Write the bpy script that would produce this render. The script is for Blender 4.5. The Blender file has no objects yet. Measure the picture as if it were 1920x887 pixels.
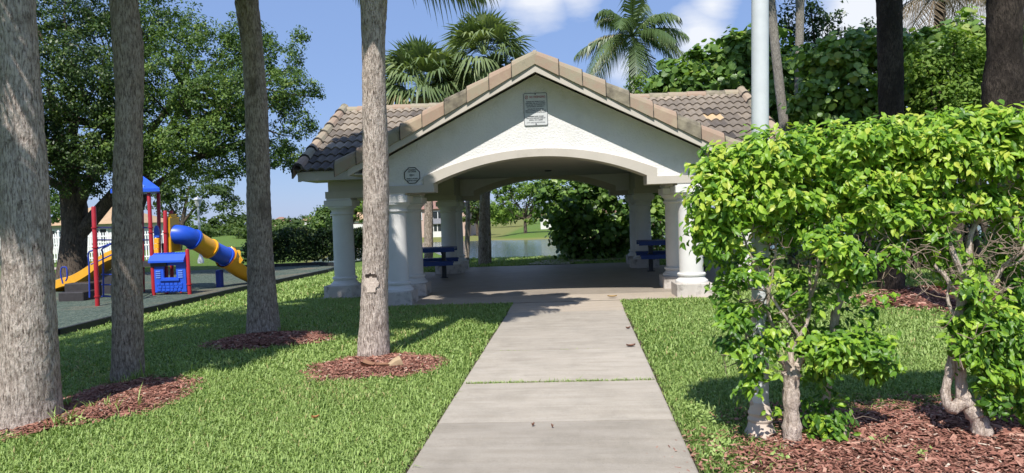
import bpy, math, random
import numpy as np
from mathutils import Vector
random.seed(7)
rng = np.random.default_rng(11)
S = bpy.context.scene
COL = S.collection
PI = math.pi

# ------------------------------------------------------------------ camera
YAW, PITCH, ROLL, FPX, EYE = math.radians(3.33), math.radians(1.8), math.radians(2.0), 1328.0, 1.5
def _cam():
    cy, sy = math.cos(YAW), math.sin(YAW)
    fw = np.array([-sy, cy, 0]); rt = np.array([cy, sy, 0]); up = np.array([0, 0, 1.0])
    cp, sp = math.cos(PITCH), math.sin(PITCH)
    f2 = fw * cp - up * sp; u2 = fw * sp + up * cp
    cr, sr = math.cos(ROLL), math.sin(ROLL)
    return rt * cr - u2 * sr, u2 * cr + rt * sr, f2
CR, CU, CF = _cam()
def ray(px, py):
    return (px - 960.0) / FPX * CR - (py - 443.5) / FPX * CU + CF
def at(px, py, Y):
    """world point seen at photo pixel px,py at world depth Y"""
    d = ray(px, py)
    p = d * (Y / d[1])
    return np.array([p[0], p[1], p[2] + EYE])
def sst(t):
    t = np.clip(t, 0, 1)
    return t * t * (3 - 2 * t)
LAKE = -2.6
def zt(x, y):
    """height of the ground"""
    x = np.asarray(x, float); y = np.asarray(y, float)
    z = -0.016 * np.maximum(0, 12 - np.maximum(y, -4))
    z = z - 0.6 * sst((-x - 4.0) / 7.0)
    yc = 24 + 11 * sst((-x - 3.0) / 4.0)
    dip = sst((y - yc) / 10.0) * sst((118 - y + 0.03 * x) / 12.0)
    left = sst((x + 26 + 0.1 * (y - 35)) / 8.0) * sst((110 - x) / 20)
    z = z - dip * left * (3.4 + z)
    far = sst((y - 60) / 60.0)
    z = z - far * (1.9 + 0.0 * x) * sst((x + 60) / 30.0) * (1 - dip * left)
    return z
def gp(px, py):
    """ground point under photo pixel"""
    d = ray(px, py); z = 0.0
    for _ in range(60):
        t = (z - EYE) / d[2]
        p = d * t
        z = 0.6 * z + 0.4 * float(zt(p[0], p[1]))
    t = (z - EYE) / d[2]; p = d * t
    return np.array([p[0], p[1], z])

# ------------------------------------------------------------------ objects
def tag(o, label=None, cat=None, group=None, kind=None):
    if label: o['label'] = label
    if cat: o['category'] = cat
    if group: o['group'] = group
    if kind: o['kind'] = kind
    return o
def thing(name, loc, label, cat, group=None, rz=0.0):
    o = bpy.data.objects.new(name, None); COL.objects.link(o)
    o.location = [float(v) for v in loc]; o.rotation_euler = (0, 0, rz); o.empty_display_size = 0.2
    return tag(o, label, cat, group)
def mesh_np(name, V, loops, starts, tint=None, smooth=False):
    me = bpy.data.meshes.new(name)
    V = np.asarray(V, np.float32); loops = np.asarray(loops, np.int32); starts = np.asarray(starts, np.int32)
    me.vertices.add(len(V)); me.vertices.foreach_set('co', V.ravel())
    me.loops.add(len(loops)); me.loops.foreach_set('vertex_index', loops)
    me.polygons.add(len(starts)); me.polygons.foreach_set('loop_start', starts)
    me.update(calc_edges=True)
    if tint is not None:
        a = me.attributes.new('tint', 'FLOAT', 'FACE'); a.data.foreach_set('value', np.asarray(tint, np.float32))
    me.polygons.foreach_set('use_smooth', np.full(len(starts), bool(smooth)))
    return me
def link(name, me, mat, parent=None, world=True):
    o = bpy.data.objects.new(name, me); COL.objects.link(o)
    if mat: me.materials.append(mat)
    if parent is not None:
        o.parent = parent
        if world:   # mesh given in world coordinates
            w = Vector((0, 0, 0)); q = parent
            while q is not None: w += q.location; q = q.parent
            o.location = -w
    return o
class MB:
    def __init__(s): s.v = []; s.f = []; s.t = []; s.sm = []
    def add(s, V, F, t=0.5, sm=False):
        b = len(s.v); s.v += [tuple(map(float, p)) for p in V]
        for f in F: s.f.append([b + i for i in f]); s.t.append(t); s.sm.append(sm)
        return s
    def box(s, x0, x1, y0, y1, z0, z1, t=0.5):
        return s.add([(x0,y0,z0),(x1,y0,z0),(x1,y1,z0),(x0,y1,z0),(x0,y0,z1),(x1,y0,z1),(x1,y1,z1),(x0,y1,z1)],
              [(0,3,2,1),(4,5,6,7),(0,1,5,4),(1,2,6,5),(2,3,7,6),(3,0,4,7)], t)
    def bbox(s, x0, x1, y0, y1, z0, z1, b=0.01, t=0.5):
        """box with chamfered vertical edges and top"""
        P = lambda i, z: [(x0+i+b,y0+i,z),(x1-i-b,y0+i,z),(x1-i,y0+i+b,z),(x1-i,y1-i-b,z),(x1-i-b,y1-i,z),(x0+i+b,y1-i,z),(x0+i,y1-i-b,z),(x0+i,y0+i+b,z)]
        V = P(0, z0) + P(0, z1 - b) + P(b, z1)
        F = [tuple(range(7, -1, -1)), tuple(range(16, 24))]
        for k in (0, 8):
            for i in range(8): j = (i + 1) % 8; F.append((k+i, k+j, k+8+j, k+8+i))
        return s.add(V, F, t)
    def prism(s, poly, z0, z1, t=0.5):
        n = len(poly)
        V = [(p[0], p[1], z0) for p in poly] + [(p[0], p[1], z1) for p in poly]
        F = [tuple(range(n - 1, -1, -1)), tuple(range(n, 2 * n))] + [(i, (i+1) % n, n + (i+1) % n, n + i) for i in range(n)]
        return s.add(V, F, t)
    def hexa(s, A, B, w, h, t=0.5, up=(0, 0, 1)):
        """bar of section w x h from A to B"""
        A = np.array(A, float); B = np.array(B, float); d = B - A; d /= np.linalg.norm(d)
        u = np.cross(d, up); 
        if np.linalg.norm(u) < 1e-4: u = np.cross(d, (1, 0, 0))
        u /= np.linalg.norm(u); v = np.cross(u, d)
        V = []
        for P in (A, B):
            for a, b in ((-1,-1),(1,-1),(1,1),(-1,1)): V.append(P + u * a * w / 2 + v * b * h / 2)
        return s.add(V, [(0,1,2,3),(7,6,5,4),(0,4,5,1),(1,5,6,2),(2,6,7,3),(3,7,4,0)], t)
    def tube(s, pts, rad, n=10, t=0.5, cap=True, jit=0.0):
        pts = [np.array(p, float) for p in pts]
        if not hasattr(rad, '__len__'): rad = [rad] * len(pts)
        V = []; F = []; ref = np.array([0.31, 0.17, 0.93])
        for i, p in enumerate(pts):
            d = pts[min(i+1, len(pts)-1)] - pts[max(i-1, 0)]; d = d / (np.linalg.norm(d) + 1e-9)
            if i == 0:
                u = np.cross(d, ref); 
                if np.linalg.norm(u) < .15: u = np.cross(d, (1, 0, 0))
            else: u = u - d * np.dot(u, d)
            u = u / np.linalg.norm(u); v = np.cross(d, u)
            for k in range(n):
                a = 2 * PI * k / n; r = rad[i] * (1 + (random.uniform(-jit, jit) if jit else 0))
                V.append(p + (u * math.cos(a) + v * math.sin(a)) * r)
        for i in range(len(pts) - 1):
            for k in range(n):
                j = (k + 1) % n; F.append((i*n+k, i*n+j, (i+1)*n+j, (i+1)*n+k))
        if cap: F.append(tuple(range(n-1, -1, -1))); F.append(tuple((len(pts)-1)*n + k for k in range(n)))
        return s.add(V, F, t, True)
    def lathe(s, prof, c=(0, 0, 0), n=32, t=0.5):
        V = []; F = []; m = len(prof)
        for r, z in prof:
            for k in range(n):
                a = 2 * PI * k / n; V.append((c[0] + r * math.cos(a), c[1] + r * math.sin(a), c[2] + z))
        for i in range(m - 1):
            for k in range(n):
                j = (k + 1) % n; F.append((i*n+k, i*n+j, (i+1)*n+j, (i+1)*n+k))
        F.append(tuple(range(n-1, -1, -1))); F.append(tuple((m-1)*n + k for k in range(n)))
        return s.add(V, F, t, True)
    def strip(s, xs, bot, top, y0, y1, t=0.5):
        """solid between curves bot and top over xs, from y0 to y1"""
        n = len(xs); V = []
        for x, b, tp in zip(xs, bot, top): V += [(x,y0,b),(x,y0,tp),(x,y1,tp),(x,y1,b)]
        F = [(3,2,1,0), tuple((n-1)*4 + k for k in range(4))]
        for i in range(n - 1):
            a = i * 4; b = a + 4
            F += [(a, b, b+1, a+1), (a+1, b+1, b+2, a+2), (a+2, b+2, b+3, a+3), (a+3, b+3, b, a)]
        return s.add(V, F, t)
    def build(s, name, mat, parent=None, world=True, autosmooth=True):
        starts = np.cumsum([0] + [len(f) for f in s.f[:-1]]); loops = [i for f in s.f for i in f]
        me = mesh_np(name, s.v, loops, starts, s.t)
        if any(s.sm):
            me.polygons.foreach_set('use_smooth', s.sm)
            if autosmooth: me.set_sharp_from_angle(angle=math.radians(38))
        return link(name, me, mat, parent, world)

# ------------------------------------------------------------------ materials
def N(nt, t, **k):
    n = nt.nodes.new(t)
    for a, b in k.items(): setattr(n, a, b)
    return n
def ramp(nt, fac, stops):
    r = N(nt, 'ShaderNodeValToRGB'); e = r.color_ramp.elements
    while len(e) < len(stops): e.new(0.5)
    for el, (p, c) in zip(e, stops): el.position = p; el.color = (c[0], c[1], c[2], 1)
    nt.links.new(fac, r.inputs[0]); return r.outputs[0]
def noise(nt, scale, detail=5, rough=0.6, coord=None, stretch=None, out=0):
    tc = coord or N(nt, 'ShaderNodeTexCoord').outputs['Object']
    if stretch:
        m = N(nt, 'ShaderNodeMapping'); m.inputs['Scale'].default_value = stretch; nt.links.new(tc, m.inputs[0]); tc = m.outputs[0]
    n = N(nt, 'ShaderNodeTexNoise'); n.inputs['Scale'].default_value = scale; n.inputs['Detail'].default_value = detail
    n.inputs['Roughness'].default_value = rough; nt.links.new(tc, n.inputs['Vector']); return n.outputs[out]
def mixc(nt, fac, a, b, mode='MIX'):
    m = N(nt, 'ShaderNodeMix', data_type='RGBA', blend_type=mode)
    for s, v in ((m.inputs[0], fac), (m.inputs[6], a), (m.inputs[7], b)):
        if hasattr(v, 'links') or hasattr(v, 'is_linked'): nt.links.new(v, s)
        elif isinstance(v, (int, float)): s.default_value = v
        else: s.default_value = (*v, 1)
    return m.outputs[2]
def math_(nt, op, a, b=0.0, clamp=False):
    m = N(nt, 'ShaderNodeMath', operation=op, use_clamp=clamp)
    for s, v in zip(m.inputs, (a, b)):
        if hasattr(v, 'is_linked'): nt.links.new(v, s)
        else: s.default_value = v
    return m.outputs[0]
def newmat(name):
    m = bpy.data.materials.new(name); m.use_nodes = True; nt = m.node_tree
    return m, nt, nt.nodes['Principled BSDF']
def setbump(nt, bsdf, h, strength, dist=0.01):
    b = N(nt, 'ShaderNodeBump'); b.inputs['Strength'].default_value = strength; b.inputs['Distance'].default_value = dist
    nt.links.new(h, b.inputs['Height']); nt.links.new(b.outputs[0], bsdf.inputs['Normal'])
def simple(name, c1, c2=None, scale=6, rough=0.6, bump=0.0, bscale=60, bdist=0.004, spec=0.4, stains=None):
    m, nt, b = newmat(name)
    c2 = c2 or tuple(v * 0.8 for v in c1)
    col = ramp(nt, noise(nt, scale), [(0.3, c2), (0.7, c1)])
    if stains:
        sc, cs, lo, hi = stains
        col = mixc(nt, ramp(nt, noise(nt, sc, 6, 0.65), [(lo, (0,0,0)), (hi, (1,1,1))]), col, cs)
    nt.links.new(col, b.inputs['Base Color'])
    b.inputs['Roughness'].default_value = rough; b.inputs['Specular IOR Level'].default_value = spec
    if bump: setbump(nt, b, noise(nt, bscale, 4), bump, bdist)
    return m
def tintmat(name, stops, rough=0.8, bump=0.0, bscale=40, bdist=0.004, transl=0.0, spec=0.3, vary=0.0, tcol=None):
    """colour taken from each face's own tint value"""
    m, nt, b = newmat(name)
    a = N(nt, 'ShaderNodeAttribute', attribute_name='tint')
    fac = a.outputs['Fac']
    if vary:
        fac = math_(nt, 'ADD', fac, math_(nt, 'MULTIPLY', math_(nt, 'SUBTRACT', noise(nt, bscale * 0.4, 4), 0.5), vary))
    col = ramp(nt, fac, stops)
    nt.links.new(col, b.inputs['Base Color']); b.inputs['Roughness'].default_value = rough
    b.inputs['Specular IOR Level'].default_value = spec
    if bump: setbump(nt, b, noise(nt, bscale, 5), bump, bdist)
    if transl:
        t = N(nt, 'ShaderNodeBsdfTranslucent')
        tc = mixc(nt, 1.0, col, tcol or (1.25, 1.35, 0.5), 'MULTIPLY'); nt.links.new(tc, t.inputs[0])
        mx = N(nt, 'ShaderNodeMixShader'); mx.inputs[0].default_value = transl
        nt.links.new(b.outputs[0], mx.inputs[1]); nt.links.new(t.outputs[0], mx.inputs[2])
        nt.links.new(mx.outputs[0], nt.nodes['Material Output'].inputs['Surface'])
    return m
M = {}
M['stucco'] = simple('white_stucco', (.78,.765,.73), (.71,.695,.66), 2.0, .9, .9, 30, .016, .2, stains=(1.6, (.60,.58,.53), .56, .80))
M['trim'] = simple('beige_trim', (.55,.50,.43), (.49,.445,.38), 2.5, .8, .15, 60, .004, .2, stains=(3.0, (.40,.36,.30), .6, .85))
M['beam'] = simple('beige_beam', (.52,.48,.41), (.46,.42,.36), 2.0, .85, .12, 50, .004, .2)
M['column'] = simple('column_paint', (.74,.72,.68), (.66,.64,.60), 3.0, .75, .10, 40, .003, .3, stains=(4.0, (.52,.49,.44), .62, .85))
M['plinth'] = simple('plinth_paint', (.58,.53,.47), (.48,.43,.38), 4.0, .85, .3, 30, .006, .2, stains=(5.0, (.22,.19,.165), .53, .72))
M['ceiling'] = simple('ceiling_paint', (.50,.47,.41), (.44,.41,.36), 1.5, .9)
M['tile'] = tintmat('roof_tile', [(0, (.030,.028,.028)), (.25, (.11,.092,.078)), (.5, (.235,.195,.152)), (.66, (.35,.29,.22)), (.85, (.44,.35,.25)), (1, (.62,.42,.20))], .9, .35, 30, .006, vary=.22)
M['verge'] = tintmat('verge_tile', [(0, (.035,.03,.026)), (.08, (.14,.12,.09)), (.35, (.33,.29,.205)), (.62, (.35,.245,.18)), (1, (.42,.35,.24))], .9, .4, 16, .006, vary=.7)
M['bluewood'] = simple('blue_plank', (.018,.05,.20), (.012,.035,.15), 9, .55, .15, 60)
M['darkmetal'] = simple('dark_metal', (.02,.02,.024), (.03,.03,.032), 12, .5)
M['pole'] = simple('white_pole_paint', (.60,.62,.62), (.52,.54,.54), 8, .45, .08, 90, .002, .4, stains=(11, (.50,.50,.48), .66, .85))
M['polebase'] = simple('pole_base_paint', (.62,.52,.43), (.54,.44,.36), 9, .7, .1, 60)
M['red'] = simple('red_post', (.42,.022,.03), (.34,.015,.022), 6, .35, spec=.5)
M['blue'] = simple('blue_plastic', (.02,.10,.62), (.015,.075,.5), 4, .4, spec=.5)
M['bluemetal'] = simple('blue_metal', (.03,.06,.36), (.02,.045,.28), 6, .4, spec=.5)
M['yellow'] = simple('yellow_plastic', (.85,.42,.02), (.78,.36,.015), 4, .4, spec=.5)
M['blackplastic'] = simple('black_plastic', (.035,.03,.03), (.05,.045,.045), 8, .5)
M['border'] = simple('black_border', (.018,.018,.018), (.03,.03,.03), 5, .6)
M['vinyl'] = simple('white_vinyl', (.80,.80,.78), (.74,.74,.72), 3, .45)
M['lampwhite'] = simple('lamp_white', (.78,.79,.78), (.7,.7,.7), 3, .5)
M['signwhite'] = simple('sign_metal', (.62,.63,.62), (.56,.57,.56), 8, .45)
M['signblack'] = simple('sign_black', (.035,.035,.04), None, 8, .5)
M['signred'] = simple('sign_red', (.40,.07,.05), None, 8, .5)
M['glass'] = simple('dark_window', (.03,.035,.04), None, 3, .12, spec=.7)
M['housewhite'] = simple('house_white', (.72,.70,.66), (.66,.64,.60), .6, .9)
M['housepink'] = simple('house_pink', (.55,.40,.33), (.50,.36,.30), .6, .9)
M['roofpink'] = simple('house_tile', (.30,.17,.13), (.24,.135,.10), 3, .9, .5, 3, .1)
M['rooftan'] = simple('house_tile_tan', (.50,.34,.20), (.42,.28,.16), 3, .9, .5, 4, .1)
M['boot'] = simple('palm_boot', (.30,.16,.09), (.20,.10,.06), 12, .85, .4, 40)
M['bootend'] = simple('palm_boot_cut', (.48,.36,.22), (.38,.27,.16), 14, .9, .4, 40)

def concrete(name, c1, c2, dark, slabs=False):
    m, nt, b = newmat(name)
    base = ramp(nt, noise(nt, 1.1, 6, .6), [(.3, c2), (.72, c1)])
    blot = ramp(nt, noise(nt, 2.2, 9, .72), [(.42, (0,0,0)), (.68, (1,1,1))])
    col = mixc(nt, math_(nt, 'MULTIPLY', blot, .5), base, dark)
    grain = noise(nt, 160, 3, .7)
    col = mixc(nt, .35, col, ramp(nt, grain, [(.3, (.25,.24,.22)), (.65, (1.0,1.0,1.0))]), 'MULTIPLY')
    spots = N(nt, 'ShaderNodeTexVoronoi'); spots.inputs['Scale'].default_value = 9
    nt.links.new(N(nt, 'ShaderNodeTexCoord').outputs['Object'], spots.inputs['Vector'])
    sp = ramp(nt, spots.outputs['Distance'], [(.03, (1,1,1)), (.06, (0,0,0))])
    col = mixc(nt, math_(nt, 'MULTIPLY', sp, .5), col, (.12,.11,.10))
    streak = noise(nt, 3.0, 6, .7, stretch=(.5, 3.5, 1))
    col = mixc(nt, .5, col, ramp(nt, streak, [(.35, (.74,.72,.68)), (.6, (1,1,1))]), 'MULTIPLY')
    if slabs:
        a = N(nt, 'ShaderNodeAttribute', attribute_name='tint')
        col = mixc(nt, 1.0, col, ramp(nt, a.outputs['Fac'], [(0, (.74,.73,.71)), (1, (1.05,1.04,1.02))]), 'MULTIPLY')
    nt.links.new(col, b.inputs['Base Color']); b.inputs['Roughness'].default_value = .88
    b.inputs['Specular IOR Level'].default_value = .25
    setbump(nt, b, noise(nt, 120, 5, .7), .4, .003)
    return m
M['concrete'] = concrete('path_concrete', (.57,.51,.43), (.48,.43,.365), (.27,.245,.205), True)
M['apron'] = concrete('apron_concrete', (.58,.50,.40), (.50,.42,.33), (.36,.30,.24))
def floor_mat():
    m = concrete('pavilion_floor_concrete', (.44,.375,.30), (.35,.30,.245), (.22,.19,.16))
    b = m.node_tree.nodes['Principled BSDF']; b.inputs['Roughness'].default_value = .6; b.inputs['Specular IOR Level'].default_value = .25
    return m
M['floor'] = floor_mat()

def ground_mat():
    m, nt, b = newmat('lawn_soil')
    geo = N(nt, 'ShaderNodeNewGeometry'); p = geo.outputs['Position']
    big = noise(nt, .25, 4, .6, coord=p); mid = noise(nt, 3.0, 6, .7, coord=p); fine = noise(nt, 45, 4, .8, coord=p)
    col = ramp(nt, fine, [(.25, (.045,.085,.018)), (.5, (.12,.20,.04)), (.8, (.20,.30,.08))])
    col = mixc(nt, math_(nt, 'MULTIPLY', mid, .55), col, (.095,.13,.028))
    col = mixc(nt, ramp(nt, big, [(.5, (0,0,0)), (.8, (.5,.5,.5))]), col, (.15,.15,.05))
    # dry strip above the far waterline
    sep = N(nt, 'ShaderNodeSeparateXYZ'); nt.links.new(p, sep.inputs[0])
    dry = ramp(nt, math_(nt, 'MULTIPLY', math_(nt, 'ADD', sep.outputs[2], 2.6), 1.0), [(.0, (1,1,1)), (.35, (0,0,0))])
    col = mixc(nt, math_(nt, 'MULTIPLY', dry, .55), col, (.30,.22,.10))
    nt.links.new(col, b.inputs['Base Color']); b.inputs['Roughness'].default_value = .95; b.inputs['Specular IOR Level'].default_value = .1
    setbump(nt, b, noise(nt, 60, 4, .8, coord=p), .8, .03)
    return m
M['ground'] = ground_mat()
def rubber_mat():
    m, nt, b = newmat('rubber_mulch')
    geo = N(nt, 'ShaderNodeNewGeometry'); p = geo.outputs['Position']
    v = N(nt, 'ShaderNodeTexVoronoi'); v.inputs['Scale'].default_value = 22; nt.links.new(p, v.inputs['Vector'])
    sep = N(nt, 'ShaderNodeSeparateColor'); nt.links.new(v.outputs['Color'], sep.inputs[0])
    col = ramp(nt, sep.outputs[0], [(0, (.035,.055,.038)), (.6, (.075,.105,.075)), (1, (.14,.165,.12))])
    col = mixc(nt, ramp(nt, noise(nt, .5, 5, .6, coord=p), [(.52, (0,0,0)), (.72, (.8,.8,.8))]), col, (.20,.15,.095))
    nt.links.new(col, b.inputs['Base Color']); b.inputs['Roughness'].default_value = .9
    setbump(nt, b, v.outputs['Distance'], .9, .03)
    return m
M['rubber'] = rubber_mat()
def water_mat():
    m, nt, b = newmat('lake_water')
    geo = N(nt, 'ShaderNodeNewGeometry'); p = geo.outputs['Position']
    b.inputs['Base Color'].default_value = (.045,.075,.095,1); b.inputs['Roughness'].default_value = .08
    b.inputs['Specular IOR Level'].default_value = .6; b.inputs['IOR'].default_value = 1.33
    h = math_(nt, 'ADD', noise(nt, 1.2, 3, .6, coord=p, stretch=(1, 1.6, 1)), math_(nt, 'MULTIPLY', noise(nt, 5, 2, .5, coord=p), .35))
    setbump(nt, b, h, .35, .12)
    return m
M['water'] = water_mat()
M['mulchbase'] = simple('mulch_soil', (.16,.07,.048), (.09,.04,.028), 30, .95, 1.0, 60, .02, .1)
M['chips'] = tintmat('bark_chips', [(0, (.11,.042,.030)), (.4, (.28,.118,.082)), (.72, (.42,.21,.15)), (.88, (.50,.30,.22)), (1, (.60,.50,.39))], .9)
M['grass'] = tintmat('grass_blades', [(0, (.085,.17,.028)), (.45, (.285,.39,.105)), (.85, (.40,.52,.17)), (.97, (.38,.47,.16)), (1, (.48,.40,.18))], .5, transl=.22, spec=.3)
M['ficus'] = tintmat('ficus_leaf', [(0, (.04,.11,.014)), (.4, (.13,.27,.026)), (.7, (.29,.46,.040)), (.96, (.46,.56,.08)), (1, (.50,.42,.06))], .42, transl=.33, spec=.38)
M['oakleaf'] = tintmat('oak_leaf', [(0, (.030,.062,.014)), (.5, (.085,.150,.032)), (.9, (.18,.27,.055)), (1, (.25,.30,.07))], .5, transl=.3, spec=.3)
M['shadedoak'] = tintmat('shaded_oak_leaf', [(0, (.018,.038,.009)), (.5, (.045,.083,.018)), (.9, (.11,.17,.035)), (1, (.16,.20,.05))], .45, transl=.22, spec=.35)  # darker oak leaf colour, standing in for shade on the crown
M['farleaf'] = tintmat('pale_tree_leaf', [(0, (.035,.065,.018)), (.5, (.075,.125,.03)), (1, (.15,.20,.05))], .6, transl=.35)
M['limeleaf'] = tintmat('lime_tree_leaf', [(0, (.06,.12,.018)), (.5, (.165,.27,.04)), (1, (.29,.39,.08))], .6, transl=.4)
M['grape'] = tintmat('sea_grape_leaf', [(0, (.045,.10,.022)), (.5, (.155,.27,.06)), (.88, (.30,.42,.11)), (.97, (.34,.40,.10)), (1, (.34,.20,.04))], .38, transl=.35, spec=.45)
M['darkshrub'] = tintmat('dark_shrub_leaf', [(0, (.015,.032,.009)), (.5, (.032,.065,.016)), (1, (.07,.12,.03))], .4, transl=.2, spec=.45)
M['hedgeleaf'] = tintmat('clipped_hedge_leaf', [(0, (.018,.038,.010)), (.6, (.045,.080,.018)), (1, (.16,.17,.04))], .5, transl=.2)
M['frond'] = tintmat('palm_frond', [(0, (.035,.065,.020)), (.5, (.095,.15,.045)), (.85, (.22,.27,.10)), (1, (.36,.30,.14))], .40, transl=.25, spec=.5)
M['sabal'] = tintmat('fan_frond', [(0, (.06,.095,.035)), (.5, (.155,.215,.085)), (.88, (.27,.32,.14)), (1, (.38,.31,.16))], .45, transl=.25, spec=.5)
M['deadfrond'] = tintmat('dead_frond', [(0, (.12,.085,.05)), (1, (.32,.25,.16))], .8, transl=.2)

def bark(name, light, mid, dark, ring=11.0, fibre=72, dk=.52, blotch=3.0):
    m, nt, b = newmat(name)
    tc = N(nt, 'ShaderNodeTexCoord').outputs['Object']
    fib = noise(nt, fibre, 6, .7, coord=tc, stretch=(1, 1, .20))
    wide = noise(nt, fibre * .30, 5, .7, coord=tc, stretch=(1, 1, .35))
    blot = noise(nt, blotch, 6, .7, coord=tc, stretch=(1, 1, .55))
    blot2 = noise(nt, blotch * 3.3, 5, .7, coord=tc, stretch=(1, 1, .8))
    hi = tuple(min(1, v * 1.3) for v in light)
    col = ramp(nt, fib, [(.33, dark), (.43, mid), (.53, light), (.72, hi)])
    col = mixc(nt, ramp(nt, wide, [(.36, (.8,.8,.8)), (.5, (0,0,0))]), col, mid)
    col = mixc(nt, ramp(nt, blot2, [(.56, (0,0,0)), (.72, (.7,.7,.7))]), col, dark)
    col = mixc(nt, ramp(nt, blot, [(dk, (0,0,0)), (dk + .14, (.75,.75,.75))]), col, tuple(.45 * a + .55 * d for a, d in zip(mid, dark)))
    w = N(nt, 'ShaderNodeTexWave', wave_type='BANDS', bands_direction='Z', wave_profile='SAW')
    w.inputs['Scale'].default_value = ring / 6.0; w.inputs['Distortion'].default_value = 4.5; w.inputs['Detail'].default_value = 6
    w.inputs['Detail Scale'].default_value = 8.0; nt.links.new(tc, w.inputs['Vector'])
    lines = ramp(nt, w.outputs['Fac'], [(.0, (.35,.33,.31)), (.10, (1,1,1)), (1, (.85,.85,.85))])
    col = mixc(nt, .42, col, lines, 'MULTIPLY')
    nt.links.new(col, b.inputs['Base Color']); b.inputs['Roughness'].default_value = .95; b.inputs['Specular IOR Level'].default_value = .1
    h = math_(nt, 'ADD', math_(nt, 'MULTIPLY', fib, .8), math_(nt, 'MULTIPLY', w.outputs['Fac'], .12))
    h = math_(nt, 'ADD', h, math_(nt, 'MULTIPLY', wide, 1.2))
    setbump(nt, b, h, 1.0, .034)
    return m
M['palmbark'] = bark('palm_bark', (.66,.56,.48), (.37,.295,.245), (.075,.055,.045), dk=.57)
M['palmbark_brown'] = bark('palm_bark_brown', (.50,.42,.345), (.27,.215,.17), (.055,.042,.034), dk=.53)
M['palmbark_dark'] = bark('palm_bark_dark', (.085,.068,.055), (.045,.036,.03), (.012,.010,.009), dk=.43)  # on the palms behind the hedge, darkened to hold their shade
M['palmbark_grey'] = bark('palm_bark_grey', (.36,.33,.28), (.27,.245,.21), (.12,.105,.09), ring=26, dk=.62)
M['treebark'] = bark('tree_bark', (.14,.11,.085), (.085,.066,.052), (.03,.024,.02), ring=2, dk=.5, fibre=22)
M['ficusbark'] = bark('ficus_bark', (.66,.55,.46), (.50,.40,.32), (.22,.165,.13), ring=30, dk=.58, fibre=40)
M['twig'] = simple('twig', (.30,.23,.17), (.20,.15,.11), 20, .9)

# ------------------------------------------------------------------ foliage
def _frames(d):
    """two unit vectors square to each row of d"""
    r = rng.normal(size=d.shape); u = np.cross(d, r); u /= np.linalg.norm(u, axis=1, keepdims=True) + 1e-9
    return u, np.cross(u, d)
def leaves_mesh(name, P, nrm, size, kind='quad', tint=None, droop=0.35):
    """many separate leaves: P centres, nrm facing, size lengths"""
    n = len(P); nrm = nrm / (np.linalg.norm(nrm, axis=1, keepdims=True) + 1e-9)
    down = np.zeros((n, 3)); down[:, 2] = -droop
    a = rng.normal(size=(n, 3)) + down * 3
    a -= nrm * np.sum(a * nrm, axis=1, keepdims=True); a /= np.linalg.norm(a, axis=1, keepdims=True) + 1e-9
    b = np.cross(nrm, a); s = np.asarray(size).reshape(-1, 1) * np.ones((n, 1))
    if kind == 'quad':
        V = np.stack([P - a*s*.5, P + b*s*.26 + a*s*.02, P + a*s*.5, P - b*s*.26 + a*s*.02], 1).reshape(-1, 3)
        loops = np.arange(4*n); starts = np.arange(n) * 4; k = 1
    elif kind == 'leaf':   # folded pointed leaf: base, side, side, tip + midrib
        c = P - nrm * s * .07
        V = np.stack([P - a*s*.5, P + b*s*.24 - a*s*.18, P + b*s*.22 + a*s*.12, P + a*s*.55 - nrm*s*.14, P - b*s*.22 + a*s*.12, P - b*s*.24 - a*s*.18, c - a*s*.15, c + a*s*.15], 1).reshape(-1, 3)
        base = np.array([0,1,6, 1,2,7,6, 2,3,7, 3,4,7, 4,5,6,7, 5,0,6]); st = np.array([0,3,7,10,13,17])
        loops = (np.arange(n)[:, None] * 8 + base[None]).ravel(); starts = (np.arange(n)[:, None] * 20 + st[None]).ravel(); k = 6
    elif kind == 'round':
        V = np.stack([P + a*s*.5*math.cos(t) + b*s*.5*math.sin(t) + nrm*s*.09*abs(math.sin(t)) for t in np.arange(7) * 2*PI/7], 1).reshape(-1, 3)
        loops = np.arange(7*n); starts = np.arange(n) * 7; k = 1
    if tint is None: tint = rng.random(n)
    return mesh_np(name, V, loops, starts, np.repeat(tint, k))
def clump_points(cl, n, sub=0.3, nsub=None, shell=.55):
    """cl rows: x y z rx ry rz weight -> n points in small bunches through the volumes, facing outwards"""
    cl = np.asarray(cl, float); w = cl[:, 6]; w = w / w.sum(); ns = nsub or max(40, n // 45)
    k = rng.choice(len(cl), ns, p=w); d = rng.normal(size=(ns, 3)); d /= np.linalg.norm(d, axis=1, keepdims=True)
    rad = rng.random((ns, 1)) ** (shell * .6)
    C = cl[k, :3] + d * rad * cl[k, 3:6]
    R = sub * (.55 + .9 * rng.random(ns)); ti = np.clip(rng.normal(.5, .16, ns), 0, 1)
    j = rng.integers(0, ns, n); e = rng.normal(size=(n, 3)); e /= np.linalg.norm(e, axis=1, keepdims=True)
    P = C[j] + e * (rng.random((n, 1)) ** .5) * R[j, None] * np.array([1, 1, .75])
    nr = e * .5 + d[j] * .5 + rng.normal(size=(n, 3)) * .55 + np.array([0, 0, .55])
    t = np.clip(ti[j] + rng.normal(0, .17, n), 0, .97)
    return P, nr, t, C
def px_clumps(rows, Y, depth=1.0):
    """rows px,py,rx_px,ry_px[,dY[,weight]] seen in the photo -> ellipsoids at real distance"""
    out = []
    for r in rows:
        y = Y + (r[4] if len(r) > 4 else 0.0); w = r[5] if len(r) > 5 else 1.0
        c = at(r[0], r[1], y); k = y / FPX; rx, rz = r[2] * k, r[3] * k
        out.append([c[0], c[1], c[2], rx, depth * (rx + rz) / 2, rz, w * r[2] * r[3] ** .8])
    return out
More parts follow.
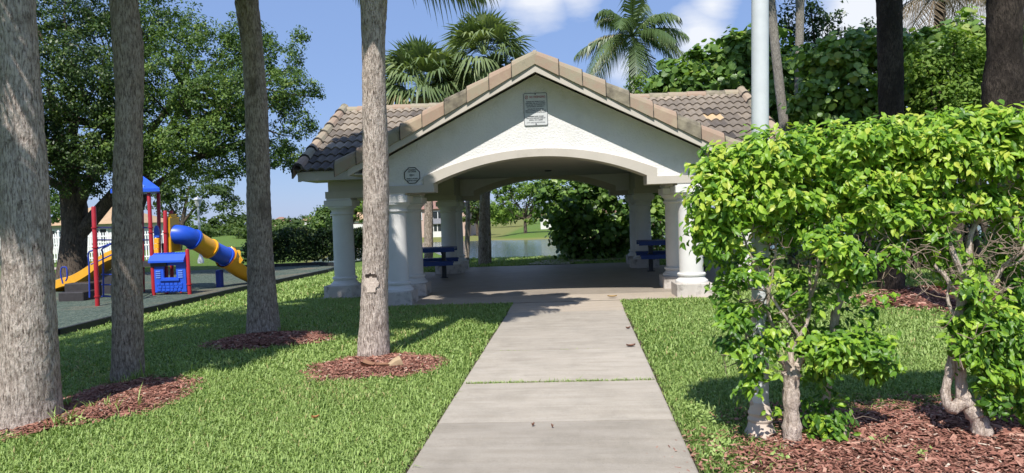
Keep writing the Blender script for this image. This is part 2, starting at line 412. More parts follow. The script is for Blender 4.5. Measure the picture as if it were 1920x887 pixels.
def limb(mb, A, B, r0, r1, wig=.08, n=7, seg=7):
    A = np.array(A, float); B = np.array(B, float); L = np.linalg.norm(B - A); pts = []; rad = []
    o = rng.normal(size=3) * wig * L; o2 = rng.normal(size=3) * wig * L * .5
    for i in range(seg):
        t = i / (seg - 1); pts.append(A + (B - A) * t + o * math.sin(PI * t) + o2 * math.sin(2 * PI * t)); rad.append(r0 + (r1 - r0) * t)
    mb.tube(pts, rad, n); return pts
def noise1(seed, n, f):
    t = np.linspace(0, 1, n); r = np.random.default_rng(seed); y = 0
    for k in range(1, 6): y = y + np.sin(2 * PI * (t * f * k + r.random())) / k * r.normal()
    return y
def palm_trunk(name, centers, radii, mat, parent, seed=0, rough=.035, nseg=40, dz=.05, flare=0.0):
    """tall trunk through centres (from the ground up) with ring scars and a knobbly outline"""
    C = np.array(centers, float); R = np.array(radii, float)
    zz = np.arange(C[0, 2], C[-1, 2], dz); r2 = np.random.default_rng(seed)
    X = np.interp(zz, C[:, 2], C[:, 0]); Yc = np.interp(zz, C[:, 2], C[:, 1]); Rr = np.interp(zz, C[:, 2], R)
    ker = np.ones(9) / 9
    def sm(a): return np.convolve(np.pad(a, 4, mode='edge'), ker, 'valid')
    X, Yc, Rr = sm(X), sm(Yc), sm(Rr)
    a = np.arange(nseg) * 2 * PI / nseg
    G = np.zeros((len(zz), nseg))
    for k in range(26):
        G += np.sin(a[None] * r2.integers(1, 9) + zz[:, None] * r2.normal(0, 14) + r2.random() * 6.28) * r2.random() / (1 + .15 * k)
    G = G / (np.abs(G).max() + 1e-9)
    rings = (zz * 9 + .6 * np.sin(zz * 3)) % 1.0
    RR = Rr[:, None] * (1 + rough * G + rough * .5 * (rings[:, None] - .5) + rough * .45 * r2.normal(size=G.shape))
    V = np.stack([X[:, None] + RR * np.cos(a), Yc[:, None] + RR * np.sin(a), np.broadcast_to(zz[:, None], RR.shape)], -1).reshape(-1, 3)
    i = np.arange(len(zz) - 1)[:, None] * nseg; k = np.arange(nseg)[None]; j = (k + 1) % nseg
    F = np.stack([i + k, i + j, i + nseg + j, i + nseg + k], -1).reshape(-1, 4)
    me = mesh_np(name, V, F.ravel(), np.arange(len(F)) * 4, np.full(len(F), .5), True)
    return link(name, me, mat, parent)
def frond_geo(L, lift, droop, az, nleaf=46, leaf=.62, width=.042, twist=0.0, hang=.55):
    """feather frond from the origin: V, quads/tris lists"""
    V = []; F = []; ca, sa = math.cos(az), math.sin(az)
    def pos(t):
        r = L * t * (math.cos(lift) * (1 - .18 * t)) ; z = L * (math.sin(lift) * t - droop * t ** 2.2)
        return np.array([ca * r, sa * r, z])
    side = np.array([-sa, ca, 0])
    n = 9; pts = [pos(i / n) for i in range(n + 1)]
    for i, p in enumerate(pts):
        w = .035 * (1 - i / n) * L / 2.5 + .004; V += [p + side * w, p - side * w, p - np.array([0, 0, w])]
    for i in range(n):
        b = i * 3
        F += [(b, b+3, b+4, b+1), (b+1, b+4, b+5, b+2), (b+2, b+5, b+3, b)]
    for i in range(nleaf):
        t = .10 + .90 * (i + .5) / nleaf; p = pos(t); d = pos(min(1, t + .02)) - pos(t - .02); d /= np.linalg.norm(d)
        ln = leaf * L / 2.5 * (math.sin(PI * min(1, .16 + .80 * t)) ** .7) * random.uniform(.85, 1.1)
        for sg in (-1, 1):
            o = side * sg * .8 + d * (.45 + .35 * t) + np.array([0, 0, random.uniform(-.1, .3)]); o /= np.linalg.norm(o)
            w = d * width * L / 2.5; mid = p + o * ln * .55 - np.array([0, 0, ln * hang * .25]); tip = p + o * ln * .92 - np.array([0, 0, ln * hang * random.uniform(.8, 1.3)])
            b = len(V); V += [p - w * .5, p + w * .5, mid + w * .5, mid - w * .5, tip]
            F += [(b, b+1, b+2, b+3), (b+3, b+2, b+4)]
    return V, F
def fan_geo(o, d, stalk, R, nb=26, spread=2.5, droop=.5):
    """fan frond: stalk from o along d, blades fanned at its end"""
    d = d / np.linalg.norm(d); u = np.cross(d, (0, 0, 1.0)); u /= np.linalg.norm(u) + 1e-9; v = np.cross(u, d)
    V = []; F = []; e = o + d * stalk - np.array([0, 0, stalk * .12])
    w = .02; V += [o + u * w, o - u * w, e - u * w * .6, e + u * w * .6]; F += [(0, 1, 2, 3)]
    rollv = random.uniform(-.5, .5)
    u2 = u * math.cos(rollv) + v * math.sin(rollv); v2 = np.cross(u2, d)
    for i in range(nb):
        a = (i / (nb - 1) - .5) * spread; dr = d * math.cos(a) + u2 * math.sin(a) + v2 * (.10 * (i % 2) - .25 * abs(math.sin(a)))
        ln = R * (1 - .18 * abs(a) / (spread / 2)) * random.uniform(.85, 1.08); s = np.cross(dr, v2); s /= np.linalg.norm(s) + 1e-9; s *= R * .034
        m = e + dr * ln * .55 - np.array([0, 0, ln * .05]); t = e + dr * ln * .95 - np.array([0, 0, ln * droop * random.uniform(.5, 1.2)])
        b = len(V); V += [e - s * .3, e + s * .3, m + s, m - s, t]; F += [(b, b+1, b+2, b+3), (b+3, b+2, b+4)]
    return V, F
def feather_crown(c, n, L, parent, mat, lift=(-.5, 1.3), droop=(.25, .75), nleaf=40, leaf=.62, extra=(), hang=.55, name='crown', azs=None, tintc=.45, width=.042):
    mb = MB(); c = np.array(c, float)
    specs = []
    for i in range(n):
        az = i * 2.39996 + random.uniform(-.25, .25) if azs is None else azs[i]
        t = (i + .5) / n; lf = lift[1] + (lift[0] - lift[1]) * t + random.uniform(-.12, .12)
        specs.append((L * random.uniform(.85, 1.08), lf, random.uniform(*droop) * (.6 + .6 * t), az))
    for s in list(specs) + list(extra):
        V, F = frond_geo(s[0], s[1], s[2], s[3], nleaf, leaf, width, hang=hang)
        mb.add([p + c for p in V], F, float(np.clip(random.gauss(tintc, .2), 0, .95)))
    return mb.build(name, mat, parent)
def fan_crown(c, n, R, parent, stalk=.7, lo=-.75, hi=1.35, nb=24, mat=None):
    mb = MB(); c = np.array(c, float)
    for i in range(n):
        az = i * 2.39996 + random.uniform(-.3, .3); t = (i + .5) / n; el = hi + (lo - hi) * t
        d = np.array([math.cos(az) * math.cos(el), math.sin(az) * math.cos(el), math.sin(el)])
        V, F = fan_geo(c + d * .08, d, stalk * random.uniform(.8, 1.15), R * random.uniform(.85, 1.1), nb, droop=.30 + .35 * t)
        dead = t > .88 and random.random() < .35
        mb.add(V, F, .98 if dead else float(np.clip(random.gauss(.5, .2), 0, .85)))
    return mb.build('crown', mat or M['sabal'], parent)

GRASS_N = (380000, 380000, 110000)
CLOUD = (7.0, 7.2, 7.6); SKYS = .112; EXPO = 0.27

# ================================================================== SETTING
PATH = [(4.41, -.96, .83), (12.2, -.67, 1.07)]
def path_x(y):
    t = (y - PATH[0][0]) / (PATH[1][0] - PATH[0][0])
    return PATH[0][1] + t * (PATH[1][1] - PATH[0][1]), PATH[0][2] + t * (PATH[1][2] - PATH[0][2])
CXP, CA, Y0, Y1, Y2, Y3, XO, YR = -.204, 2.54, 12.233, 13.62, 18.54, 19.92, 3.885, 16.08
def slab_poly(m):
    a, o = CA + m, XO + m
    return [(CXP-a, Y0-m), (CXP+a, Y0-m), (CXP+a, Y1-m), (CXP+o, Y1-m), (CXP+o, Y2+m), (CXP+a, Y2+m), (CXP+a, Y3+m), (CXP-a, Y3+m), (CXP-a, Y2+m), (CXP-o, Y2+m), (CXP-o, Y1-m), (CXP-a, Y1-m)]
MULCH = {  # centre, radii, rotation, wobble seed
    'A': (-4.12, 6.15, .64, .95, -.3, 1), 'C': (-3.74, 9.0, .80, .60, .1, 2), 'D': (-1.92, 7.36, .70, .60, .2, 3),
    'R': (3.35, 4.35, 2.45, 1.55, -.12, 4), 'B': (6.6, 10.9, 2.2, 1.9, 0, 5)}
def mulch_r(key, x, y):
    cx, cy, rx, ry, ro, sd = MULCH[key]
    c, s = math.cos(ro), math.sin(ro); dx = (x - cx) * c + (y - cy) * s; dy = -(x - cx) * s + (y - cy) * c
    th = np.arctan2(dy / ry, dx / rx); wob = 1 + .07 * np.sin(3 * th + sd) + .06 * np.sin(5 * th + sd * 2.1) + .035 * np.sin(11 * th + sd * 3) + .02 * np.sin(23 * th + sd)
    return np.hypot(dx / rx, dy / ry) / wob
PLAY = [(-9.9,11.5),(-9.32,12.7),(-9.5,15.7),(-9.08,20.4),(-7.9,24.2),(-8.6,29.5),(-11.1,33),(-15,32.2),(-24,31),(-30,22),(-22,10)]
def in_poly(poly, x, y):
    x = np.asarray(x); y = np.asarray(y); ins = np.zeros(x.shape, bool); n = len(poly)
    for i in range(n):
        x1, y1 = poly[i]; x2, y2 = poly[(i + 1) % n]
        if y1 == y2: continue
        c = ((y1 > y) != (y2 > y)) & (x < (x2 - x1) * (y - y1) / (y2 - y1) + x1); ins ^= c
    return ins

# ground: one sheet to the horizon
gx = np.concatenate([np.linspace(-900, -60, 22)[:-1], np.linspace(-60, -16, 40)[:-1], np.linspace(-16, 16, 110)[:-1], np.linspace(16, 60, 36)[:-1], np.linspace(60, 900, 22)])
gy = np.concatenate([np.linspace(-120, -6, 16)[:-1], np.linspace(-6, 45, 150)[:-1], np.linspace(45, 140, 90)[:-1], np.linspace(140, 1500, 30)])
GX, GY = np.meshgrid(gx, gy); GZ = zt(GX, GY)
V = np.stack([GX, GY, GZ], -1).reshape(-1, 3); nx = len(gx); ny = len(gy)
ii = (np.arange(ny - 1)[:, None] * nx + np.arange(nx - 1)[None]).ravel()
F = np.stack([ii, ii + 1, ii + nx + 1, ii + nx], -1)
tag(link('ground', mesh_np('ground', V, F.ravel(), np.arange(len(F)) * 4, None, True), M['ground']), kind='structure')
tag(MB().add([(-220, 20, LAKE), (260, 20, LAKE), (260, 150, LAKE), (-220, 150, LAKE)], [(0, 1, 2, 3)]).build('lake_water', M['water']), kind='structure')

def drape(name, poly_fn, x0, x1, y0, y1, step, dz, mat, mound=None):
    xs = np.arange(x0, x1, step); ys = np.arange(y0, y1, step); X, Y = np.meshgrid(xs, ys)
    keep = poly_fn(X, Y); Z = zt(X, Y) + dz
    if mound is not None: Z = Z + mound(X, Y)
    nx = len(xs); V = np.stack([X, Y, Z], -1).reshape(-1, 3)
    cell = keep[:-1, :-1] & keep[1:, :-1] & keep[:-1, 1:] & keep[1:, 1:]
    r, c = np.nonzero(cell); i = r * nx + c
    F = np.stack([i, i + 1, i + nx + 1, i + nx], -1)
    u, inv = np.unique(F.ravel(), return_inverse=True)
    return link(name, mesh_np(name, V[u], inv, np.arange(len(F)) * 4, None, True), mat)
tag(drape('playground_ground', lambda x, y: in_poly(PLAY, x, y), -31, -7, 9, 34, .2, .02, M['rubber']), kind='structure')
# border of the play area
mb = MB()
for i in range(7):
    a, b = PLAY[i], PLAY[i + 1]; n = max(2, int(math.hypot(b[0]-a[0], b[1]-a[1]) / 1.2))
    for k in range(n):
        p = [a[0] + (b[0]-a[0]) * k / n, a[1] + (b[1]-a[1]) * k / n]; q = [a[0] + (b[0]-a[0]) * (k+.985) / n, a[1] + (b[1]-a[1]) * (k+.985) / n]
        mb.hexa((p[0], p[1], zt(*p) + .04), (q[0], q[1], zt(*q) + .04), .09, .24)
mb.build('playground_kerb', M['border'])
tag(bpy.data.objects['playground_kerb'], kind='structure')

# concrete path in slabs, butted at grooved joints
JY = [-6, -4.6, -3.3, -2.0, -.7, .55, 1.75, 2.95, 4.13, 5.31, 6.49, 7.9, 9.15, 10.65]
mb = MB()
for i in range(len(JY) - 1):
    a, b = JY[i] + .006, JY[i + 1] - .006; P = []
    n = 6
    tiltz = random.uniform(-.002, .003)
    for k in range(n + 1):
        y = a + (b - a) * k / n; xl, xr = path_x(y); P.append((xl, xr, y, float(zt(0, y)) + .035 + tiltz - (.004 if k in (0, n) else 0)))
    V = []; F = []
    for xl, xr, y, z in P: V += [(xl, y, z - .12), (xl, y, z - .006), (xl + .012, y, z), (xr - .012, y, z), (xr, y, z - .006), (xr, y, z - .12)]
    for k in range(n):
        q = k * 6
        for j in range(5): F.append((q + j, q + j + 1, q + 7 + j, q + 6 + j)[::-1])
    F += [tuple(range(6)), tuple(n * 6 + 5 - j for j in range(6))]
    mb.add(V, F, {9: .25, 8: .25, 10: .75, 11: .9, 12: .6}.get(i + 1, random.uniform(.5, .8)))
tag(mb.build('path', M['concrete']), kind='structure')
xl, xr = path_x(10.656); m = .42
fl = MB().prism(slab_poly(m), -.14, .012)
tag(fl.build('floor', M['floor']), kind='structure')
xl2, xr2 = path_x(Y0 - m)
ap = MB().prism([(xl, 10.656), (xr, 10.656), (xr2 + .03, Y0 - m - .004), (xl2 - .03, Y0 - m - .004)], -.14, .010)
V = [(CXP-CA-m+.02, Y0-m+.006, .0165), (CXP+CA+m-.02, Y0-m+.006, .0165), (CXP+CA+m-.02, Y0+.52, .0165), (CXP-CA-m+.02, Y0+.52, .0165)]
ap.add(V, [(0, 1, 2, 3)])
tag(ap.build('path_apron', M['apron']), kind='structure')
# park walk beyond the playground and a pale walk behind the pavilion
def ribbon(name, pts, w, mat):
    V = []; F = []; P = []
    for i in range(len(pts) - 1):
        for k in range(8): P.append(np.array(pts[i]) + (np.array(pts[i+1]) - np.array(pts[i])) * k / 8)
    P.append(np.array(pts[-1], float))
    for i, p in enumerate(P):
        d = P[min(i+1, len(P)-1)] - P[max(0, i-1)]; nrm = np.array([-d[1], d[0]]) / np.hypot(*d) * w / 2
        for s in (1, -1): x, y = p + nrm * s; V.append((x, y, float(zt(x, y)) + .03))
    for i in range(len(P) - 1): F.append((2*i, 2*i+1, 2*i+3, 2*i+2))
    return tag(MB().add(V, F).build(name, mat), kind='structure')
ribbon('footpath', [(-30, 37.5), (-22, 35.8), (-15.5, 37.5), (-12, 42)], 1.8, M['apron'])
ribbon('footpath', [(-.2, Y3 + .5), (.1, 21.6), (2.6, 22.3), (8, 22.0)], 1.3, M['apron'])

# ------------------------------------------------------------------ mulch beds
def chips(key, n, lo, hi, sz):
    cx, cy, rx, ry, ro, sd = MULCH[key]; R = max(rx, ry) * 1.25
    x = cx + rng.uniform(-R, R, n * 3); y = cy + rng.uniform(-R, R, n * 3); r = mulch_r(key, x, y)
    edge = np.clip((1.13 - r) / .42, 0, 1) ** 1.3; k = (rng.random(len(x)) < edge) & (y > 2.5); x, y, r = x[k][:n], y[k][:n], r[k][:n]
    z = zt(x, y) + MZ(key)(x, y) + .025 + rng.random(len(x)) * .014
    nn = len(x); yaw = rng.random(nn) * 6.28; pit = rng.normal(0, .2, nn); L = sz * rng.lognormal(0, .4, nn); W = L * rng.uniform(.14, .34, nn)
    a = np.stack([np.cos(yaw) * np.cos(pit), np.sin(yaw) * np.cos(pit), np.sin(pit)], 1); b = np.stack([-np.sin(yaw), np.cos(yaw), rng.normal(0, .3, nn)], 1)
    P = np.stack([x, y, z], 1); a = a * L[:, None] / 2; b = b * W[:, None] / 2
    V = np.stack([P - a - b, P + a - b * .6, P + a + b, P - a * .9 + b], 1).reshape(-1, 3)
    return mesh_np('bark_mulch', V, np.arange(4 * nn), np.arange(nn) * 4, np.clip(rng.normal(.5, .22, nn), 0, 1))
def MZ(key):
    return lambda x, y: .03 * sst((1 - mulch_r(key, x, y)) / .5)
for key, n, sz in (('A', 14000, .032), ('C', 9000, .036), ('D', 13000, .032), ('R', 48000, .032), ('B', 5000, .06)):
    cx, cy, rx, ry, ro, sd = MULCH[key]; R = max(rx, ry) * 1.2
    o = drape('mulch_ground', lambda x, y: (mulch_r(key, x, y) < .86 + .09 * np.sin(x * 13 + 2 * np.sin(y * 9)) * np.sin(y * 11)) & ((x > path_x(y)[1] + .12) | (x < 0)), cx - R, cx + R, cy - R, cy + R, .035, .012, M['mulchbase'], MZ(key))
    tag(o, kind='structure')
    c = link('bark_mulch', chips(key, n, 0, 1, sz), M['chips'])
    tag(c, {'A': 'red bark chips round the two thick palms at the playground end', 'C': 'red bark chips round the dark leaning palm trunk', 'D': 'red bark chips round the pale palm nearest the path',
            'R': 'red bark chips under the clipped ficus shrubs', 'B': 'red bark chips round the dark palms behind the hedge'}[key], 'mulch', kind='stuff')

# ------------------------------------------------------------------ grass
def grass_blades(n, x0, x1, y0, y1, h, w, dens=None):
    x = rng.uniform(x0, x1, n); y = y0 + (y1 - y0) * rng.random(n) ** .9
    k = np.ones(n, bool)
    # only inside the view wedge (with a margin for a step aside)
    ang = x - .0582 * -y; k &= (np.abs(x + .058 * y) < .80 * y + 1.6)
    xl, xr = path_x(y); pj = rng.normal(0, .012, n)
    k &= ~((x > xl - .022 + pj) & (x < xr + .022 + pj) & (y < 12))
    k &= ~in_poly(slab_poly(.43), x, y)
    k &= ~in_poly(PLAY, x, y)
    for key in MULCH:
        r = mulch_r(key, x, y); k &= (r > 1.0) | (rng.random(n) < np.clip((r - .5) / .5, 0, 1) ** 1.6 * .75 * (.4 + .6 * (np.sin(x * 9) * np.sin(y * 8 + x * 3) > 0)))
    patch = np.sin(x * 2.1 + 1.3 * np.sin(y * 1.7)) * np.sin(y * 2.3 + x) ; k &= rng.random(n) < .82 + .18 * patch
    x, y = x[k], y[k]; n = len(x)
    z = zt(x, y) + .004; yaw = rng.random(n) * 6.28
    H = h * rng.lognormal(0, .32, n); W = w * rng.uniform(.7, 1.3, n); lean = rng.uniform(.3, 1.35, n)
    dx, dy = np.cos(yaw), np.sin(yaw); P = np.stack([x, y, z], 1)
    d = np.stack([dx, dy, np.zeros(n)], 1); s = np.stack([-dy, dx, np.zeros(n)], 1) * W[:, None] / 2
    up = np.array([0, 0, 1.0]); hl = (H * lean)[:, None]; H = H[:, None]
    m = P + up * H * .6 + d * hl * .35; tp = P + up * H * (1 - .28 * lean[:, None] ** 2) + d * hl
    V = np.stack([P - s * .8, P + s * .8, m + s, m - s, tp], 1).reshape(-1, 3)
    loops = (np.arange(n)[:, None] * 5 + np.array([0, 1, 2, 3, 3, 2, 4])[None]).ravel(); starts = (np.arange(n)[:, None] * 7 + np.array([0, 4])[None]).ravel()
    big = .5 + .5 * np.sin(x * .9 + 2 * np.sin(y * .6)) * np.sin(y * .8 + 1.1)
    dry = sst((np.sin(x * 1.7 + 2.2 * np.sin(y * .9)) * np.sin(y * 1.4 + 1.6 * np.sin(x * 1.1)) - .35) / .5)
    t = np.clip(rng.normal(.46, .19, n) + .22 * (big - .5), 0, .95); t[rng.random(n) < .02 + .10 * dry] = 1.0
    return V, loops, starts, np.repeat(t, 2)
def merge(parts, name):
    V = []; L = []; St = []; T = []; vo = 0; lo = 0
    for v, l, s, t in parts: V.append(v); L.append(l + vo); St.append(s + lo); T.append(t); vo += len(v); lo += len(l)
    return mesh_np(name, np.concatenate(V), np.concatenate(L), np.concatenate(St), np.concatenate(T))
gm = merge([grass_blades(GRASS_N[0], -6.5, 7, 3.2, 7.2, .034, .0075), grass_blades(GRASS_N[1], -10, 10, 7.0, 13.2, .038, .011), grass_blades(GRASS_N[2], -12, 14, 13, 25, .05, .02)], 'grass')
tag(link('grass', gm, M['grass']), 'short green lawn grass on both sides of the concrete path', 'grass', kind='stuff')
# bare soil along the trimmed edge of the path
V = []; F = []
for s_ in (0, 1):
    b_ = len(V); ys_ = np.arange(2.0, 11.8, .12)
    for i, y in enumerate(ys_):
        x = path_x(y)[s_]; sg_ = (-1, 1)[s_]; w_ = .035 + .03 * abs(math.sin(y * 3.1) * math.sin(y * 7.7 + 1))
        V += [(x - sg_ * .01, y, zt(x, y) + .007), (x + sg_ * w_, y, zt(x, y) + .007)]
        if i: F.append((b_ + 2*i - 2, b_ + 2*i - 1, b_ + 2*i + 1, b_ + 2*i))
tag(MB().add(V, F).build('path_edge', simple('edge_soil', (.10,.08,.055), (.05,.04,.03), 30, .95, .8, 60, .02, .1)), kind='structure')
# tufts growing in the slab joint and along the kerb of the path
def tufts(pts, n, h, w, sp):
    P = np.array(pts)[rng.integers(0, len(pts), n)] + rng.normal(0, 1, (n, 2)) * np.array(sp)
    x, y = P[:, 0], P[:, 1]; z = zt(x, y) + .03; yaw = rng.random(n) * 6.28; H = h * rng.lognormal(0, .4, n)
    d = np.stack([np.cos(yaw), np.sin(yaw), 0 * yaw], 1); s = np.stack([-np.sin(yaw), np.cos(yaw), 0 * yaw], 1) * w / 2; P = np.stack([x, y, z], 1); H = H[:, None]
    V = np.stack([P - s, P + s, P + d * H * .4 + np.array([0,0,1]) * H * .6 + s, P + d * H * .4 + np.array([0,0,1]) * H * .6 - s, P + d * H * .9 + np.array([0,0,1]) * H * .9], 1).reshape(-1, 3)
    loops = (np.arange(n)[:, None] * 5 + np.array([0, 1, 2, 3, 3, 2, 4])[None]).ravel(); starts = (np.arange(n)[:, None] * 7 + np.array([0, 4])[None]).ravel()
    return V, loops, starts, np.repeat(np.clip(rng.normal(.5, .2, n), 0, .95), 2)
jx = [(x, 6.49) for x in np.linspace(-.82, .85, 60) if rng.random() < .8]
tag(link('joint_grass', merge([tufts(jx, 900, .018, .005, (.02, .008)), tufts([(x, 7.9) for x in (-.5, -.3, .1, .4)], 60, .012, .005, (.06, .006))], 'joint_grass'), M['grass']),
    'thin line of grass sprouting in the slab joint', 'grass', kind='stuff')

# ================================================================== PAVILION
pav = thing('pavilion', (CXP, YR, 0), 'white stucco park pavilion with arched gable, round columns and clay tile roof', 'pavilion')
ZB, ZT, ZC = 1.924, 2.05, 2.52
colproto = None
def column(x, y, chamfer):
    def sub(name, mb, mat, par): return mb.build(name, mat, par, world=False)
    h = .30
    sh = MB().lathe([(.200, .40), (.203, .6), (.200, 1.0), (.197, 1.6), (.197, 1.62)], n=36)
    c = sh.build('column', M['column'], pav, world=False); c.location = (x - CXP, y - YR, 0)
    b = MB()
    if chamfer:
        k = .14; hh = h + .06; b.prism([(-hh+k,-hh),(hh-k,-hh),(hh,-hh+k),(hh,hh-k),(hh-k,hh),(-hh+k,hh),(-hh,hh-k),(-hh,-hh+k)], -.06, .235)
    else: b.bbox(-h, h, -h, h, -.06, .238, .012)
    sub('plinth', b, M['plinth'], c)
    sub('base_moulding', MB().lathe([(.272,.235),(.276,.25),(.270,.275),(.252,.285),(.238,.30),(.222,.325),(.208,.335),(.208,.345),(.232,.350),(.242,.368),(.240,.388),(.226,.400),(.203,.404)], n=36), M['column'], c)
    cp = MB().lathe([(.197,1.60),(.222,1.605),(.232,1.622),(.226,1.645),(.205,1.652),(.207,1.675),(.222,1.70),(.248,1.725),(.268,1.735),(.270,1.765),(.245,1.767)], n=36)
    cp.bbox(-.275, .275, -.275, .275, 1.768, 1.885, .006); cp.box(-.235, .235, -.235, .235, 1.884, ZB + .01)
    sub('capital', cp, M['column'], c)
    return c
def dup_part(src, x, y):
    r = src.copy(); COL.objects.link(r); r.parent = pav; r.location = (x - CXP, y - YR, 0)
    for ch in list(src.children):
        d = ch.copy(); COL.objects.link(d); d.parent = r
    return r
c_sq = c_oc = None
for y in (Y0, Y1, Y2, Y3):
    for s in (-1, 1):
        x = CXP + s * CA
        if y in (Y2,):
            if c_oc is None: c_oc = column(x, y, True)
            else: dup_part(c_oc, x, y)
        elif c_sq is None: c_sq = column(x, y, False)
        else: dup_part(c_sq, x, y)
for y in (Y1, Y2):
    for s in (-1, 1): dup_part(c_oc, CXP + s * XO, y)

# arch outline
AB, AZ, SPR = 1.80, 2.46, 2.075
def arc(x, half, spring, apex):
    rise = apex - spring; R = (half ** 2 + rise ** 2) / (2 * rise)
    return apex - R + np.sqrt(np.maximum(R * R - x * x, 0))
xs = np.linspace(-AB, AB, 41); AO = 1.97
xo = np.linspace(-AO, AO, 41)
def arch_wall(yc, face, rot):
    """gable wall with arched opening; face = -1 front, +1 rear"""
    half = CA + .30
    ys = sorted((yc + face * .20, yc - face * .19))
    w = MB()
    X = np.concatenate([[-half], np.linspace(-AO, AO, 61), [half]])
    bot = np.where(np.abs(X) < AO - 1e-6, arc(X, AO, 2.20, 2.59) - .03, ZT - .03)
    bot[1] = bot[-2] = ZT - .03
    top = 3.84 - .5 * np.abs(X)
    X2 = list(X); i0 = len(X2) // 2
    w.strip([CXP + v for v in X2], bot, top, ys[0], ys[1])
    wall = w.build('gable_wall', M['stucco'], pav)
    ty = sorted((yc + face * .255, yc - face * .20)); t = MB()
    t.strip([CXP + v for v in xs], arc(xs, AB, SPR, AZ), arc(xs, AO, 2.19, 2.59), *ty)
    for s in (-1, 1):
        a, b = sorted((s * AB, s * AO)); t.strip([CXP + a, CXP + b], [ZB, ZB], [arc(np.array(a), AO, 2.19, 2.59), arc(np.array(b), AO, 2.19, 2.59)], *ty)
        a, b = sorted((s * AO, s * (half + .02))); t.strip([CXP + a, CXP + b], [ZB, ZB], [ZT, ZT], *ty)
    t.build('arch_trim', M['trim'], pav)
arch_wall(Y0, -1, 0); arch_wall(Y3, 1, 0)
# straight beams round the cross plan
def beam(x0, y0, x1, y1):
    if abs(x0 - x1) < 1e-6:
        a, b = sorted((y0, y1)); o = MB().box(x0-.20, x0+.20, a-.001, b+.001, ZT-.02, ZC+.12).build('beam', M['beam'], pav); MB().box(x0-.245, x0+.245, a, b, ZB, ZT).build('beam_trim', M['trim'], o)
    else:
        a, b = sorted((x0, x1)); o = MB().box(a-.201, b+.201, y0-.203, y0+.203, ZT-.02, ZC+.123).build('beam', M['beam'], pav); MB().box(a-.248, b+.248, y0-.248, y0+.248, ZB-.002, ZT+.002).build('beam_trim', M['trim'], o)
for s in (-1, 1):
    beam(CXP+s*CA, Y0+.26, CXP+s*CA, Y1-.26); beam(CXP+s*CA, Y2+.26, CXP+s*CA, Y3-.26)
    beam(CXP+s*(CA+.0), Y1, CXP+s*XO, Y1); beam(CXP+s*CA, Y2, CXP+s*XO, Y2)
    beam(CXP+s*XO, Y1+.26, CXP+s*XO, Y2-.26)
# ceiling: flat, cross shaped
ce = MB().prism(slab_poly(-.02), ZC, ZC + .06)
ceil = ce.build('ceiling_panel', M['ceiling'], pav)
# small flush fixture on the ceiling
fx = at(1028, 331, 17.0)
MB().lathe([(.0, ZC - .03), (.07, ZC - .028), (.09, ZC - .004), (.09, ZC + .01)], (fx[0], 17.0, 0), 20).build('ceiling_fixture', M['darkmetal'], ceil)

# ---- roofs
ZRF = 4.00     # tile bed at the ridges
EAVE_Y, EAVE_X = 3.16, 3.20
def tile_field(origin, ax, dn, width, length, cut, name_seed, tints):
    """corrugated courses: origin at ridge start, ax along the ridge, dn down the slope (3-D unit)"""
    hump, expo = .172, .355; ax = np.array(ax, float); dn = np.array(dn, float); up = np.cross(ax, dn); up = up if up[2] > 0 else -up
    nc = int(math.ceil(length / expo)); ncol = int(round(width / hump)); k = 8; r = np.random.default_rng(name_seed)
    V = []; F = []; T = []; b = 0
    U = np.linspace(0, width, ncol * k + 1); prof = .030 * (np.abs(np.cos(PI * U / hump)) ** 1.25) * 1.55
    for c in range(nc):
        a0 = c * expo - .03; a1 = min((c + 1) * expo, length + .02); jit = np.repeat(r.normal(0, .004, ncol // 2 + 1), 2 * k)[:len(U)]
        if len(jit) < len(U): jit = np.pad(jit, (0, len(U) - len(jit)), mode='edge')
        rows = [(a0, .0 + prof), (a1 - .015 + jit, .034 + prof), (a1 + jit, .030 + prof), (a1 + jit - .004, .000 + prof * .9)]
        base = len(V) // 1
        for A, H in rows:
            A = np.broadcast_to(np.asarray(A, float), U.shape)
            V.append(np.array(origin) + U[:, None] * ax + A[:, None] * dn + np.asarray(H)[:, None] * up)
        tt = tints(r, c, nc, ncol)
        n = len(U)
        for rr in range(3):
            i = b + rr * n + np.arange(n - 1); F.append(np.stack([i, i + 1, i + n + 1, i + n], -1)); T.append(np.repeat(tt, k)[:n - 1] * (1 if rr == 0 else .9))
        b += 4 * n
    V = np.concatenate(V); F = np.concatenate(F); T = np.concatenate(T)
    C = V[F].mean(1); m = cut(C); F, T = F[m], T[m]
    if np.cross(V[F[0][1]] - V[F[0][0]], V[F[0][2]] - V[F[0][0]])[2] < 0: F = F[:, ::-1]
    return V, F, T
def t_body(r, c, nc, ncol):
    n2 = ncol // 2 + 1; t = r.normal(.50, .07, n2) - .10 * (c % 3 == 1) * r.random(n2)
    xx = np.arange(n2) / n2
    t = t + .16 * np.exp(-c / 1.2)                            # cleaner by the ridge
    t = t - np.where(c >= nc - 3, .22 + .04 * (c - nc + 3), 0) * np.where(xx < .5, 1, .5)     # algae by the eave
    t = t - np.where(xx > .55, .06, 0)
    new = (r.random(n2) < .07) & (xx > .55); t = np.where(new, .93, t); 
    return np.repeat(np.clip(t, 0, 1), 2)[:ncol]
def t_porch(r, c, nc, ncol):
    return np.repeat(np.clip(r.normal(.5, .1, ncol // 2 + 1) - .02 * c, 0, 1), 2)[:ncol]
def zbody(y): return ZRF - .5 * np.abs(y - YR)
def zporch(x): return ZRF - .5 * np.abs(x - CXP)
q = math.sqrt(1.25); parts = []
XB0, XB1 = CXP - 4.55, CXP + 4.55
cutb = lambda C: zbody(C[:, 1]) > zporch(C[:, 0]) - .12 - 100 * (np.abs(C[:, 1] - YR) > 99)
cutb2 = lambda C: (zbody(C[:, 1]) > zporch(C[:, 0]) - .12) | (np.abs(C[:, 0] - CXP) > EAVE_X)
